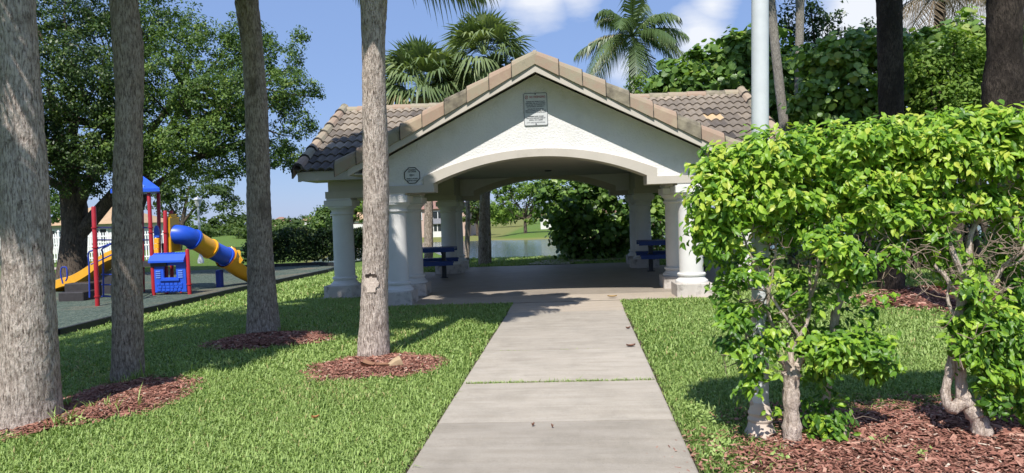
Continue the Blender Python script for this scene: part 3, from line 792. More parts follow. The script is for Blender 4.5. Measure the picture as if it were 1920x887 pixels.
cutp2 = lambda C: zporch(C[:, 0]) > zbody(C[:, 1]) - .12
for s in (-1, 1):
    parts.append(tile_field((XB0, YR, ZRF), (1, 0, 0), (0, s / q * 1.0, -.5 / q), XB1 - XB0, EAVE_Y * q, cutb2, 5 + s, t_body))
yf0, yf1 = Y0 - .68, Y3 + .68
for s in (-1, 1):
    parts.append(tile_field((CXP, yf0 + .10, ZRF), (0, 1, 0), (s / q, 0, -.5 / q), yf1 - yf0 - .2, EAVE_X * q, cutp2, 9 + s, t_porch))
V = []; Fq = []; T = []; o = 0
for v, f, t in parts: V.append(v); Fq.append(f + o); T.append(t); o += len(v)
V = np.concatenate(V); Fq = np.concatenate(Fq); T = np.concatenate(T)
roof = link('roof', mesh_np('roof', V, Fq.ravel(), np.arange(len(Fq)) * 4, T), M['tile'], pav)
# roof deck (soffit boards) below the tiles
dk = MB()
def deckslab(corners, th=.05):
    a = [np.array(p, float) for p in corners]; dk.add([p - np.array([0, 0, .02]) for p in a] + [p - np.array([0, 0, .02 + th]) for p in a], [(0,1,2,3), (7,6,5,4), (0,4,5,1), (1,5,6,2), (2,6,7,3), (3,7,4,0)])
e = EAVE_Y - .04
for s in (-1, 1):
    for sx in (-1, 1):   # body deck, left and right of the porch
        x0, x1 = CXP + sx * .0, CXP + sx * 4.5
        deckslab([(x0, YR, ZRF), (x1, YR, ZRF), (x1, YR + s * e, ZRF - .5 * e), (CXP + sx * e, YR + s * e, ZRF - .5 * e)])
    for sy, yend in ((-1, yf0 + .06), (1, yf1 - .06)):
        ex = EAVE_X - .04
        deckslab([(CXP, YR, ZRF - .003), (CXP, yend, ZRF - .003), (CXP + s * ex, yend, ZRF - .5 * ex - .003), (CXP + s * ex, YR + sy * ex, ZRF - .5 * ex - .003)])
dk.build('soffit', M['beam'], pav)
# barge boards on the gables, boards along the eaves
bg = MB()
def raked(yA, yB, x0, x1, zt0, zt1, h):   # plank in a plane of constant y, following the slope
    bg.add([(x0,yA,zt0-h),(x1,yA,zt1-h),(x1,yA,zt1),(x0,yA,zt0),(x0,yB,zt0-h),(x1,yB,zt1-h),(x1,yB,zt1),(x0,yB,zt0)], [(0,1,2,3),(7,6,5,4),(0,4,5,1),(1,5,6,2),(2,6,7,3),(3,7,4,0)])
for yA, yB in ((yf0 + .035, yf0 + .09), (yf1 - .09, yf1 - .035)):
    for s in (-1, 1): raked(yA, yB, CXP, CXP + s * 3.16, ZRF - .035, ZRF - .035 - .5 * 3.16, .165)
def rakex(xA, xB, y0, y1, z0, z1, h):
    bg.add([(xA,y0,z0-h),(xA,y1,z1-h),(xA,y1,z1),(xA,y0,z0),(xB,y0,z0-h),(xB,y1,z1-h),(xB,y1,z1),(xB,y0,z0)], [(0,1,2,3),(7,6,5,4),(0,4,5,1),(1,5,6,2),(2,6,7,3),(3,7,4,0)])
for s in (-1, 1):
    for sy in (-1, 1): rakex(CXP + s * 4.44, CXP + s * 4.50, YR, YR + sy * e, ZRF - .035, ZRF - .035 - .5 * e, .17)
zE = ZRF - .5 * e
for sy in (-1, 1):
    for sx in (-1, 1):
        a, b = sorted((CXP + sx * 3.05, CXP + sx * 4.50)); y = YR + sy * (e - .02)
        bg.box(a, b, y - .025, y + .025, zE - .19, zE - .03)
        a, b = sorted((y - sy * .03, YR + sy * (EAVE_Y - 1.0))); bg.box(min(CXP + sx*3.0, CXP + sx*4.48), max(CXP + sx*3.0, CXP + sx*4.48), a, b, zE - .185, zE - .165)
for sx in (-1, 1):   # porch eaves
    for ya, yb in ((yf0 + .09, Y1 - .55), (Y2 + .55, yf1 - .09)):
        x = CXP + sx * (EAVE_X - .06); z = ZRF - .5 * (EAVE_X - .06); bg.box(x - .025, x + .025, ya, yb, z - .19, z - .03)
        a, b = sorted((x - sx * .03, CXP + sx * 2.75)); bg.box(a, b, ya, yb, z - .185, z - .168)
bg.build('barge_board', M['trim'], pav)
# gable end wall of the body above the side beams
for s in (-1, 1):
    ge = MB(); x = CXP + s * XO; X = [Y1 - .2, YR, Y2 + .2]
    for (ya, yb) in ((X[0], X[1]), (X[1], X[2])):
        za, zb_ = zbody(ya) - .08, zbody(yb) - .08
        ge.add([(x-.18,ya,ZC+.1),(x-.18,yb,ZC+.1),(x-.18,yb,zb_),(x-.18,ya,za),(x+.18,ya,ZC+.1),(x+.18,yb,ZC+.1),(x+.18,yb,zb_),(x+.18,ya,za)], [(0,1,2,3),(7,6,5,4),(0,4,5,1),(1,5,6,2),(2,6,7,3),(3,7,4,0)])
    ge.build('end_wall', M['stucco'], pav)
# verge tiles: one course of L-shaped tiles along every rake
PR = [(-.012, -.085), (-.012, .085), (.010, .135), (.055, .165), (.11, .168), (.165, .140), (.20, .085), (.19, .055), (.15, .10), (.10, .125), (.055, .120), (.022, .085), (.018, -.085)]
def verge(o, out, dn, length, seed):
    vt = MB()
    """o apex point, out outward (away from the roof), dn down-slope unit"""
    r = np.random.default_rng(seed); up = np.array([0, 0, 1.0]); L = .425; n = int(round(length / L)); L = length / n; out = np.array(out, float); dn = np.array(dn, float)
    for i in range(n):
        V = []
        for a, sc in ((i * L - .03, .86), ((i + 1) * L + .015, 1.07)):
            for p, h in PR: V.append(np.array(o) + dn * a - out * (p * sc - (.018 if sc > 1 else 0)) + up * (h * sc * 1.05))
        m = len(PR); F = [(k, (k+1) % m, m + (k+1) % m, m + k) for k in range(m)] + [tuple(range(m-1, -1, -1)), tuple(range(m, 2*m))]
        Vd = []
        for a in ((i + 1) * L + .004, (i + 1) * L + .019):
            for p, h in PR: Vd.append(np.array(o) + dn * a - out * (p * 1.075 - .019) + up * (h * 1.075 * 1.05))
        vt.add(Vd, F, .0)
        t = [.36, .62, .42, .25, .55, .75][i % 6] + r.normal(0, .08)
        vt.add(V, F, float(np.clip(t, 0, 1)))
    vt.build('verge_tiles', M['verge'], pav)
for y, oy in ((yf0 + .02, -1), (yf1 - .02, 1)):
    for s in (-1, 1): verge((CXP, y, ZRF), (0, oy, 0), (s / q, 0, -.5 / q), EAVE_X * q + .18, 3 + s + oy)
for s in (-1, 1):
    for sy in (-1, 1): verge((CXP + s * 4.55, YR, ZRF), (s, 0, 0), (0, sy / q, -.5 / q), EAVE_Y * q + .05, 8 + s + 3 * sy)
def ridge(A, B, n):
    rt = MB()
    A = np.array(A, float); B = np.array(B, float); d = (B - A) / n; ln = np.linalg.norm(d); d1 = d / ln; sd = np.cross(d1, (0, 0, 1))
    for i in range(n):
        V = []
        for a, sc in ((i * ln - .03, 1.08), ((i + 1) * ln, .95)):
            for k in range(9):
                th = PI * (k / 8) ; V.append(A + d1 * a + sd * math.cos(th) * .155 * sc + np.array([0, 0, -.035 + math.sin(th) * .125 * sc]))
        rt.add(V, [(k, k+1, 10+k, 9+k) for k in range(8)] + [tuple(range(8, -1, -1)), tuple(range(9, 18))], float(np.clip(random.gauss(.45, .12), 0, 1)))
    rt.build('ridge_tiles', M['verge'], pav)
ridge((XB0 + .02, YR, ZRF), (XB1 - .02, YR, ZRF), 22); ridge((CXP, yf0 + .2, ZRF + .02), (CXP, yf1 - .2, ZRF + .02), 22)

# ------------------------------------------------------------------ signs
def letter(txt, size, loc, parent, mat, width=None, font_off=0.0, name='lettering'):
    cu = bpy.data.curves.new(name, 'FONT'); cu.body = txt; cu.size = size; cu.align_x = 'CENTER'; cu.align_y = 'CENTER'; cu.extrude = .0006; cu.offset = font_off; cu.resolution_u = 3
    o = bpy.data.objects.new(name, cu); COL.objects.link(o); cu.materials.append(mat); o.parent = parent; o.location = loc; o.rotation_euler = (PI / 2, 0, 0)
    bpy.context.view_layer.update(); w = o.dimensions[0]
    me = bpy.data.meshes.new_from_object(o.evaluated_get(bpy.context.evaluated_depsgraph_get()))
    k = width / w if width and w > 0 else 1.0
    for v in me.vertices: v.co = (v.co.x * k, v.co.y, v.co.z)
    bpy.data.objects.remove(o); me.materials.clear(); me.materials.append(mat)
    o = bpy.data.objects.new(name, me); COL.objects.link(o); o.parent = parent; o.location = loc; o.rotation_euler = (PI / 2, 0, 0)
    return o
def roundrect(w, h, r, n=5):
    P = []
    for cx, cz, a0 in ((w/2-r, h/2-r, 0), (-w/2+r, h/2-r, 90), (-w/2+r, -h/2+r, 180), (w/2-r, -h/2+r, 270)):
        for i in range(n + 1): a = math.radians(a0 + 90 * i / n); P.append((cx + r * math.cos(a), cz + r * math.sin(a)))
    return P
def plate(mb, poly, y0, y1):
    n = len(poly); V = [(p[0], y0, p[1]) for p in poly] + [(p[0], y1, p[1]) for p in poly]
    return mb.add(V, [tuple(range(n)), tuple(range(2*n-1, n-1, -1))] + [(i, n+i, n+(i+1) % n, (i+1) % n) for i in range(n)])
def ring(mb, outer, inner, y0, y1):
    n = len(outer); V = [(p[0], y0, p[1]) for p in outer] + [(p[0], y0, p[1]) for p in inner] + [(p[0], y1, p[1]) for p in outer] + [(p[0], y1, p[1]) for p in inner]
    F = []
    for i in range(n): j = (i+1) % n; F += [(i, j, n+j, n+i), (n+i, n+j, 3*n+j, 3*n+i), (i, 2*n+i, 2*n+j, j)]
    return mb.add(V, F)
yw = Y0 - .20
sg = thing('notice_sign', (-.225, yw - .012, 3.255), 'white rectangular notice sign high on the gable above the arch', 'sign')
sw, shh = .405, .555
plate(MB(), roundrect(sw, shh, .03), -.004, .010).build('sign_plate', M['signwhite'], sg, world=False)
ring(MB(), roundrect(sw - .008, shh - .008, .027), roundrect(sw - .022, shh - .022, .022), -.0062, -.0045).build('sign_border', M['signblack'], sg, world=False)
letter('NO TRESPASSING', .05, (.035, -.006, .205), sg, M['signred'], .265, .0008)
mk = MB()
ci = lambda r, n=20: [(-.150 + r * math.cos(2*PI*i/n), .205 + r * 1.15 * math.sin(2*PI*i/n)) for i in range(n)]
ring(mk, ci(.026), ci(.019), -.0064, -.0046); mk.hexa((-.166, -.0056, .187), (-.134, -.0056, .223), .007, .0016, up=(0, 1, 0))
mk.build('prohibition_mark', M['signred'], sg, world=False)
for txt, z, w in (('PEMBROKE PINES POLICE', .128, .31), ('OFFICERS ARE AUTHORIZED', .100, .335), ('TO ADVISE ANY PERSON TO', .072, .33), ('LEAVE PUBLIC PROPERTY', .045, .30),
                  ('FAILURE TO LEAVE AFTER', .004, .27), ('BEING ADVISED TO LEAVE IS A', -.024, .345), ('VIOLATION OF STATE LAW', -.052, .345), ('PEMBROKE PINES', -.120, .26), ('POLICE DEPARTMENT', -.150, .32), ('(954) 431-2200', -.180, .23), ('CITY ORDINANCE APPLIES', -.222, .30)):
    letter(txt, .026, (0, -.006, z), sg, M['signblack'], w, .0006 if z > -.21 else 0)
for z in (.255, -.247):
    bb = MB(); n = 10; V = [(.011 * math.cos(2*PI*i/n), -.011, z + .011 * math.sin(2*PI*i/n)) for i in range(n)] + [(.011 * math.cos(2*PI*i/n), -.003, z + .011 * math.sin(2*PI*i/n)) for i in range(n)]
    bb.add(V, [tuple(range(n))] + [(i, n+i, n+(i+1) % n, (i+1) % n) for i in range(n)])
    bb.build('bolt', M['darkmetal'], sg, world=False)
oc = thing('surveillance_sign', (-2.372, yw - .010, 2.222), 'octagonal black-edged surveillance sign beside the arch', 'sign')
octp = lambda r: [(r * math.cos(PI/8 + PI/4*i), r * math.sin(PI/8 + PI/4*i)) for i in range(8)]
plate(MB(), octp(.150), -.003, .008).build('sign_plate', M['signwhite'], oc, world=False)
ring(MB(), octp(.150), octp(.134), -.0055, -.0032).build('sign_border', M['signblack'], oc, world=False)
for txt, z, w in (('PREMISES', .092, .13), ('ARE UNDER', .062, .15), ('VIDEO & AUDIO', -.056, .20), ('SURVEILLANCE', -.090, .17)): letter(txt, .028, (0, -.005, z), oc, M['signblack'], w, .0010)
cam_ = MB(); cam_.box(-.045, .010, -.0055, -.0034, -.012, .022); cam_.box(.014, .040, -.0055, -.0034, -.004, .016); cam_.box(-.025, -.015, -.0055, -.0034, -.026, -.014)
cam_.build('camera_mark', M['signwhite'] if False else simple('sign_grey', (.25,.26,.26)), oc, world=False)

# ------------------------------------------------------------------ picnic tables
def picnic(x, y, rz, label):
    t = thing('picnic_table', (x, y, .012), label, 'picnic table', 'blue picnic tables under the pavilion', rz)
    L = .92
    top = MB()
    for i in range(5): top.bbox(-L, L, -.375 + i * .152, -.375 + i * .152 + .142, .70, .745, .006)
    top.box(-L + .1, -L + .14, -.36, .36, .66, .70); top.box(L - .14, L - .1, -.36, .36, .66, .70); top.box(-L, L, -.385, -.372, .64, .74); top.box(-L, L, .387, .40, .64, .74)
    top.build('tabletop', M['bluewood'], t, world=False)
    for s in (-1, 1):
        b = MB()
        for i in range(2): y0 = s * .70 - .135 + i * .137; b.bbox(-L, L, y0, y0 + .128, .40, .445, .006)
        b.box(-L, L, s * .70 - .15, s * .70 - .137, .35, .44)
        b.build('bench', M['bluewood'], t, world=False)
    for s in (-1, 1):
        f = MB(); f.box(s*.62 - .05, s*.62 + .05, -.05, .05, 0, .68); f.box(s*.62 - .03, s*.62 + .03, -.78, .78, .33, .40); f.box(s*.62-.03, s*.62+.03, -.34, .34, .60, .66); f.box(s*.62-.09, s*.62+.09, -.09, .09, -.006, .012)
        f.build('pedestal', M['darkmetal'], t, world=False)
    return t
picnic(-3.30, 17.1, .05, 'dark blue picnic table in the shade behind the pair of columns beside the pale palm')
picnic(2.95, 17.2, -.04, 'dark blue picnic table in the shade behind the columns next to the clipped shrubs')

# ================================================================== PALMS IN FRONT
def edge_trunk(rows, Y, extra_top=None, ground=True):
    """rows: py, left px, right px from the ground up"""
    C = []; R = []
    for py, l, r in rows:
        p = at((l + r) / 2, py, Y); C.append(p); R.append((r - l) / 2 * Y / FPX * .985)
    return C, R
def big_palm(rows, Y, label, mat, seed, top, crown, rough=.035, flare=1.0):
    C, R = edge_trunk(rows, Y); base = C[0].copy(); base[2] = float(zt(base[0], base[1])) - .12
    C[0][2] = max(C[0][2], base[2] + .05); C = [np.array([C[0][0], C[0][1], base[2]])] + C; R = [R[0] * 1.03] + R
    if top is not None:
        d = C[-1] - C[-3]; C.append(np.array([C[-1][0] + d[0] * .3, C[-1][1], top])); R.append(R[-1] * .9)
    t = thing('palm_tree', (base[0], base[1], base[2] + .12), label, 'palm tree', 'palms in the lawn beside the path')
    palm_trunk('trunk', C, R, mat, t, seed, rough)
    if crown: feather_crown(C[-1] + np.array([0, 0, -.05]), parent=t, mat=M['frond'], **crown)
    return t
big_palm([(812,-12,120),(780,-6,113),(720,2,108),(670,6,106),(600,8,102),(480,8,95),(380,5,89),(300,3,84),(150,0,72),(0,-7,62)], 5.62, 'thickest palm, pale grey trunk at the very edge of the lawn', M['palmbark'], 1, 5.6,
         dict(n=24, L=2.4, lift=(.0, 1.35), droop=(.25, .45), width=.075))
big_palm([(720,208,271),(690,211,269),(600,211,267.5),(450,212,265),(300,214,265.5),(200,220,267),(100,214,269),(0,207,257)], 7.05, 'brown-stained palm standing in front of the blue-roofed play structure', M['palmbark_brown'], 2, 5.5,
         dict(n=34, L=2.7, lift=(.0, 1.35), droop=(.2, .4), width=.085), .05)
big_palm([(630,460,528),(600,464,523),(450,464,510),(300,462,505),(200,460,502),(100,455,494),(0,440,484)], 9.55, 'slim dark palm leaning in front of the hedge and slide end', M['palmbark_brown'], 3, 6.5,
         dict(n=26, L=2.7, lift=(.0, 1.35), droop=(.25, .45), width=.075))
big_palm([(680,666,733),(640,671,731),(560,676,727.5),(480,680,729),(340,680.8,730.6),(220,679,726),(150,679,723),(60,678,722),(0,675,728)], 7.8, 'pale ringed palm nearest the path with bark chips at its foot', M['palmbark'], 4, 4.75,
         dict(n=26, L=2.35, lift=(.22, 1.3), droop=(.12, .28), width=.085, ))
scar_palm = bpy.data.objects['palm_tree.003']
feather_crown(at(702, -78, 7.8), 0, 1, scar_palm, M['frond'], nleaf=44, leaf=.70, hang=1.0, name='hanging_fronds', extra=[(1.65, -.06, .10, -.04), (1.45, -.10, .14, .30)])
sc_ = at(690, 526, 7.8); ax0 = at(703.5, 526, 7.8); V = []; F = []; T = []; na, nz_ = 18, 18
f0 = math.atan2(-ax0[1], -ax0[0])
for i in range(nz_ + 1):
    for k in range(na + 1):
        a_ = f0 - .33 + (k / na - .5) * 1.15; V.append((ax0[0] + .1585 * math.cos(a_), ax0[1] + .1585 * math.sin(a_), ax0[2] + (i / nz_ - .5) * .26))
for i in range(nz_):
    for k in range(na):
        u, v = (k + .5) / na * 2 - 1, (i + .5) / nz_ * 2 - 1; r_ = math.hypot(u, v * (1.0 if v < 0 else 1.15)) + .08 * math.sin(7 * math.atan2(v, u))
        notch = (v > .30 + .35 * abs(abs(u - .05) - .45)) and v < .62 + .3 * abs(abs(u - .05) - .45)
        if r_ < .92: F.append((i*(na+1)+k, i*(na+1)+k+1, (i+1)*(na+1)+k+1, (i+1)*(na+1)+k)); T.append(.03 if notch else random.uniform(.6, .95))
mb = MB(); mb.v = V; mb.f = F; mb.t = T; mb.sm = [False] * len(F)
mb.build('bark_scar', tintmat('scar_wood', [(0, (.02,.015,.012)), (.3, (.30,.22,.17)), (1, (.66,.56,.48))], .9, .5, 50, .01, vary=.35), scar_palm)
# tall grass tufts at the trunk feet
ft = []
for px, py, rr_ in ((118,770,.10),(95,800,.10),(215,715,.05),(262,715,.06),(240,722,.08),(738,668,.06),(668,672,.05),(465,622,.05),(525,626,.06),(340,700,.15),(205,770,.2)):
    p = gp(px, py); ft += [(p[0] + rng.normal(0, rr_), p[1] + rng.normal(0, rr_ * .5)) for _ in range(6)]
tag(link('tall_grass', merge([tufts(ft, 420, .085, .008, (.03, .03))], 'tall_grass'), M['grass']), 'longer untrimmed grass at the feet of the palms', 'grass', kind='stuff')
# a shed palm boot lying at the foot of the pale palm
pb = gp(715, 697); t = thing('palm_boot', pb, 'shed brown palm boot lying on bark chips at the pale palm', 'palm boot')
V = []; F = []
for i in range(8):
    u = i / 7
    for k in range(5):
        v = k / 4 - .5; V.append((-.20 + .30 * u, v * (.13 - .05 * u), .035 + .05 * (2 * v) ** 2 + .045 * (2*u - 1) ** 2 * (u < .5)))
for i in range(7):
    for k in range(4): F.append((i*5+k, i*5+k+1, i*5+6+k, i*5+5+k))
m_ = MB().add(V, F); m_.add([(x, y, z - .012) for x, y, z in V], [f[::-1] for f in F]); m_.build('husk', M['boot'], t, world=False)
MB().tube([(.09, 0, .045), (.15, .03, .075), (.205, .05, .10)], [.045, .062, .058], 10, jit=.12).build('cut_end', M['bootend'], t, world=False)

# ================================================================== RIGHT SIDE: pole and ficus shrubs
P = gp(1426, 816); pole = thing('lamp_pole', P, 'tall white metal pole rising out of the clipped ficus shrub', 'pole')
tp = at(1425, 0, P[1]); h = tp[2] - P[2] + 2.6; sx = (tp[0] - P[0]) / (tp[2] - P[2])
MB().tube([(0, 0, .1), (sx * h * .5, 0, h * .5), (sx * h, 0, h)], [.058, .0575, .055], 28, cap=True).build('shaft', M['pole'], pole, world=False)
MB().lathe([(.112, -.03), (.112, .012), (.104, .03), (.092, .05), (.082, .085), (.078, .10), (.084, .108), (.086, .122), (.078, .130), (.074, .145), (.080, .152), (.082, .166), (.074, .176), (.068, .20), (.066, .23), (.058, .24)], n=32).build('base_flange', M['polebase'], pole, world=False)

def shrub(label, base_px, trunk_rows, limbs, twigs, clumps, n, Y, depth, size, seed):
    b = gp(*base_px); t = thing('ficus_shrub', b, label, 'shrub', 'clipped ficus shrubs in the bark bed')
    tb = MB()
    for rows in trunk_rows:
        pts = [at(px, py, Y + dy) for px, py, dy, w in rows]; rad = [w / 2 * Y / FPX for px, py, dy, w in rows]
        # smooth the polyline
        T = np.linspace(0, len(pts) - 1, len(pts) * 5); A = np.array(pts); R = np.interp(T, range(len(rad)), rad)
        X = np.stack([np.interp(T, range(len(pts)), A[:, k]) for k in range(3)], 1)
        X[1:-1] = (X[:-2] + 2 * X[1:-1] + X[2:]) / 4
        tb.tube(X, list(R * (1 + .10 * np.sin(T * 5.1) + .06 * np.sin(T * 13))), 14, jit=.07)
    tb.build('trunk', M['ficusbark'], t)
    tw = MB(); ends = []
    for x0, y0, d0, x1, y1, d1, w0, w1 in limbs:
        bb = MB(); pts = limb(bb, at(x0, y0, Y + d0), at(x1, y1, Y + d1), w0 / 2 * Y / FPX, w1 / 2 * Y / FPX, .07, 7, 8); bb.build('branch', M['ficusbark'], t)
        for _ in range(5):
            k = random.randint(2, 7); d = rng.normal(size=3); d[2] = abs(d[2]) * .6; d /= np.linalg.norm(d)
            q2 = limb(tw, pts[k], pts[k] + d * random.uniform(.12, .32), .0045, .0018, .12, 5, 5)
            for _ in range(2):
                e2 = rng.normal(size=3); e2 /= np.linalg.norm(e2); limb(tw, q2[3], q2[3] + e2 * random.uniform(.05, .16), .0025, .0012, .15, 4, 4)
    for x0, y0, d0, rx, ry, m in twigs:      # bare twiggy patches
        for _ in range(m):
            A = at(x0 + random.uniform(-rx, rx), y0 + random.uniform(-ry, ry), Y + d0 + random.uniform(-.15, .2)); d = rng.normal(size=3); d[2] *= .8; d /= np.linalg.norm(d)
            q2 = limb(tw, A, A + d * random.uniform(.10, .26), .0035, .0015, .16, 5, 5)
            e2 = rng.normal(size=3); e2 /= np.linalg.norm(e2); limb(tw, q2[2], q2[2] + e2 * random.uniform(.05, .14), .0025, .001, .15, 4, 4)
    tag(tw.build('twigs', M['twig'], t), kind='stuff')
    cl = px_clumps(clumps, Y, depth)
    P, nr, ti, _ = clump_points(cl, n, .085, n // 16, .5)
    k = P[:, 2] > zt(P[:, 0], P[:, 1]) + .03; P, nr, ti = P[k], nr[k], ti[k]
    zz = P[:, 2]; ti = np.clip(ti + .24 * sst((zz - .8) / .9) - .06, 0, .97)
    nr = nr * .75 + np.array([-.15, -.55, .55])
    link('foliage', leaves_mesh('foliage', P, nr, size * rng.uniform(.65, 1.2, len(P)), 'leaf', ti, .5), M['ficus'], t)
    return t
YH = 4.82
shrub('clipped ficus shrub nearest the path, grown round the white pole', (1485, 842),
  [[(1488,852,-.03,52),(1486,825,0,36),(1484,780,0,30),(1483,735,0,29),(1484,700,0,31),(1488,684,0,20)],
   [(1486,700,0,18),(1470,678,-.02,15),(1457,668,-.03,12)], [(1486,700,0,18),(1500,678,.02,14),(1506,668,.03,10)],
   [(1548,752,.12,14),(1556,700,.12,13),(1562,640,.12,13),(1566,590,.12,16),(1574,560,.12,15),(1580,520,.12,11)],
   [(1470,852,-.02,14),(1478,835,-.01,16)], [(1500,852,-.02,16),(1490,830,-.01,18)]],
  [(1486,690,0,1440,560,.1,9,6),(1440,560,.1,1390,420,.2,6,3),(1440,560,.1,1450,400,.15,6,3),(1488,690,0,1520,560,.1,9,6),(1520,560,.1,1500,400,.1,6,3),(1520,560,.1,1560,390,.2,6,3),
   (1580,530,.12,1545,400,.1,9,4),(1580,530,.12,1610,420,.2,9,4),(1572,565,.12,1630,505,0,8,5),(1630,505,0,1690,470,-.05,5,3),(1630,505,0,1660,440,0,4,2),(1690,470,-.05,1705,420,-.05,3,2),(1690,470,-.05,1700,500,-.05,3,1.5),
   (1500,640,0,1420,500,-.05,7,4),(1420,500,-.05,1370,400,0,5,2.5),(1400,640,0,1380,520,.1,5,3),(1410,760,0,1400,600,.1,6,4),(1610,420,.2,1640,330,.1,5,3),(1545,400,.1,1530,310,.1,5,3),(1600,850,-.1,1580,800,0,8,6)],
  [(1690,480,-.1,50,50,18),(1620,450,0,60,40,14),(1480,470,0,70,50,10),(1400,650,0,40,40,8)],
  [(1365,315,72,42),(1450,290,100,46),(1560,275,100,46),(1660,268,80,44),(1340,370,48,70,-.05),(1420,365,70,55),(1510,355,70,52),(1600,340,70,48),(1680,325,50,46),
   (1335,440,36,50,0,.9),(1375,450,26,48,0,.8),(1475,430,26,40,.1,.5),(1425,415,40,26,0,.6),(1540,420,50,36,0,.5),(1560,460,40,26,-.25,.4),(1640,395,60,34,0,.9),(1690,400,46,36,0,.9),(1675,470,40,36,0,.5),(1365,520,30,40,.05,.7),(1475,540,24,40,.15,.4),(1590,485,48,26,-.2,.7),(1600,510,40,30,-.1,.6),
   (1380,590,26,36,0,.9),(1420,625,36,18,-.05,.5),(1475,610,30,30,.15,.4),(1395,650,30,30,-.05,.6),(1500,560,30,40,.25,.4),(1520,640,40,36,.2,.5),(1560,660,50,34,-.1,1.1),(1610,655,50,34,.05,.8),(1640,690,40,28,.1,.6),(1540,705,26,24,.05,.3),(1425,690,22,24,-.1,.4),(1450,745,18,24,0,.25),
   (1555,785,36,40,.05,.9),(1556,822,30,22,-.02,.7),(1400,720,16,30,-.1,.3),(1400,580,80,120,0,.10),(1560,620,110,110,.05,.14),(1480,500,120,90,.1,.14)],
  18500, YH, 1.0, .061, 3)
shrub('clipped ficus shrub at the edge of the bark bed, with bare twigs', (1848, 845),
  [[(1852,852,-.05,40),(1846,825,0,34),(1838,795,0,32),(1822,765,.02,30),(1806,745,.03,24),(1800,700,.03,20),(1796,640,.03,19),(1800,580,.03,18),(1812,530,.03,16)],
   [(1806,750,.03,22),(1790,768,.02,20),(1776,760,0,18),(1772,735,.02,16),(1782,690,.03,15),(1788,640,.03,13),(1790,590,.05,12)]],
  [(1812,530,.03,1770,430,.05,13,8),(1770,430,.05,1715,360,.05,8,4),(1770,430,.05,1750,330,.1,7,4),(1812,530,.03,1830,420,.1,13,8),(1830,420,.1,1810,310,.1,8,4),(1830,420,.1,1880,330,.1,7,4),(1800,590,.03,1880,500,0,10,6),(1880,500,0,1925,400,0,7,4),
   (1880,500,0,1930,470,-.1,6,3),(1796,560,.03,1740,470,.1,9,5),(1740,470,.1,1725,400,0,6,3),(1800,640,.03,1850,560,-.05,7,4),(1850,560,-.05,1900,540,-.1,4,2),(1790,590,.05,1760,500,.1,7,4),(1870,720,0,1880,640,.1,8,5)],
  [(1885,470,-.05,40,60,22),(1800,490,0,60,40,12),(1760,450,0,40,40,8),(1820,640,0,40,60,6)],
  [(1735,265,66,44),(1810,252,80,44,.05),(1890,245,80,44),(1950,250,60,60),(1740,320,44,30,0,.8),(1800,305,60,30,0,.8),(1880,300,60,34,0,.9),(1940,320,40,50,0,.8),
   (1830,380,60,34,.1,.8),(1760,370,44,34,.05,.7),(1900,400,36,40,.1,.6),(1740,420,36,30,.1,.6),(1745,450,46,46,.12,.7),(1790,500,36,36,.15,.4),(1900,460,36,60,.12,.6),(1905,600,34,30,0,.8),(1830,545,30,26,-.1,.5),(1850,600,44,36,-.05,.8),(1890,640,46,44,0,1.0),(1820,650,30,40,-.05,.6),(1900,700,44,44,0,1.0),(1850,700,30,36,-.05,.7),(1790,620,16,24,0,.3),(1925,560,24,60,0,.8),(1870,760,24,24,-.05,.5),(1930,760,20,30,.1,.5)],
  15500, YH - .02, 1.0, .061, 5)
# small weeds in the bark
mbw = []
for px, py, s in ((1650,842,1.0),(1722,868,1.0),(1455,868,.7),(1330,800,1.1),(1300,770,.9),(1350,840,.7),(1340,865,.8),(1180*1.12,790,.9),(150,800,.8),(345,690,.7),(120,770,1.1),(205,712,1.0),(400,690,.6)):
    p = gp(px, py); n = 26; mbw.append((p, s))
Pw = np.concatenate([p + np.abs(rng.normal(0, 1, (30, 3))) * np.array([.05, .05, .035]) * s * np.where(rng.random((30, 3)) < .5, 1, [-1, -1, 1]) + np.array([0, 0, .03]) for p, s in mbw])
tag(link('weeds', leaves_mesh('weeds', Pw, rng.normal(size=Pw.shape) * .5 + np.array([0, -.2, .8]), .035 * rng.uniform(.6, 1.3, len(Pw)), 'quad', rng.uniform(.4, .9, len(Pw))), M['grass']), 'small green weeds sprouting in the bark chips', 'weeds', kind='stuff')
# fallen leaves
def fallen(px, py, L, col, label, rz):
    p = gp(px, py); p[2] += .037; V = []; F = []
    for i in range(9):
        u = i / 8; w = L * .25 * math.sin(PI * min(1, u * .92 + .04)) ** .8
        for v in (-1, 0, 1): V.append((L * (u - .5), v * w, .004 + .018 * abs(v) + .012 * (2*u - 1) ** 2))
    for i in range(8):
        for k in range(2): F.append((i*3+k, i*3+k+1, i*3+4+k, i*3+3+k))
    o = MB().add(V, F).build('fallen_leaf', col); o.location = p; o.rotation_euler = (0, 0, rz)
    return tag(o, label, 'leaf', 'dry leaves fallen on the path')
ML1 = simple('dry_leaf', (.24,.12,.08), (.16,.08,.055), 30, .7); ML2 = simple('yellow_leaf', (.42,.27,.08), (.33,.2,.06), 30, .7)
fallen(1183, 656, .105, ML1, 'reddish brown dry leaf flat on the path by its shaded edge', .2)
fallen(1148, 561, .16, ML2, 'long yellow-brown leaf where the path meets the pavilion floor', -.1)
fallen(1178, 622, .07, ML1, 'small brown curled leaf on the path short of the pavilion', .5)
fallen(1000, 809, .032, ML1, 'dark leaf scrap on the nearest slab, the larger of two', .9)
fallen(592, 794, .06, simple('orange_leaf', (.50,.22,.08), (.38,.16,.06), 30, .7), 'orange dry leaf lying in the lit lawn', .4)
fallen(1036, 812, .026, ML1, 'light brown leaf scrap on the nearest slab, the smaller of two', 2.2)
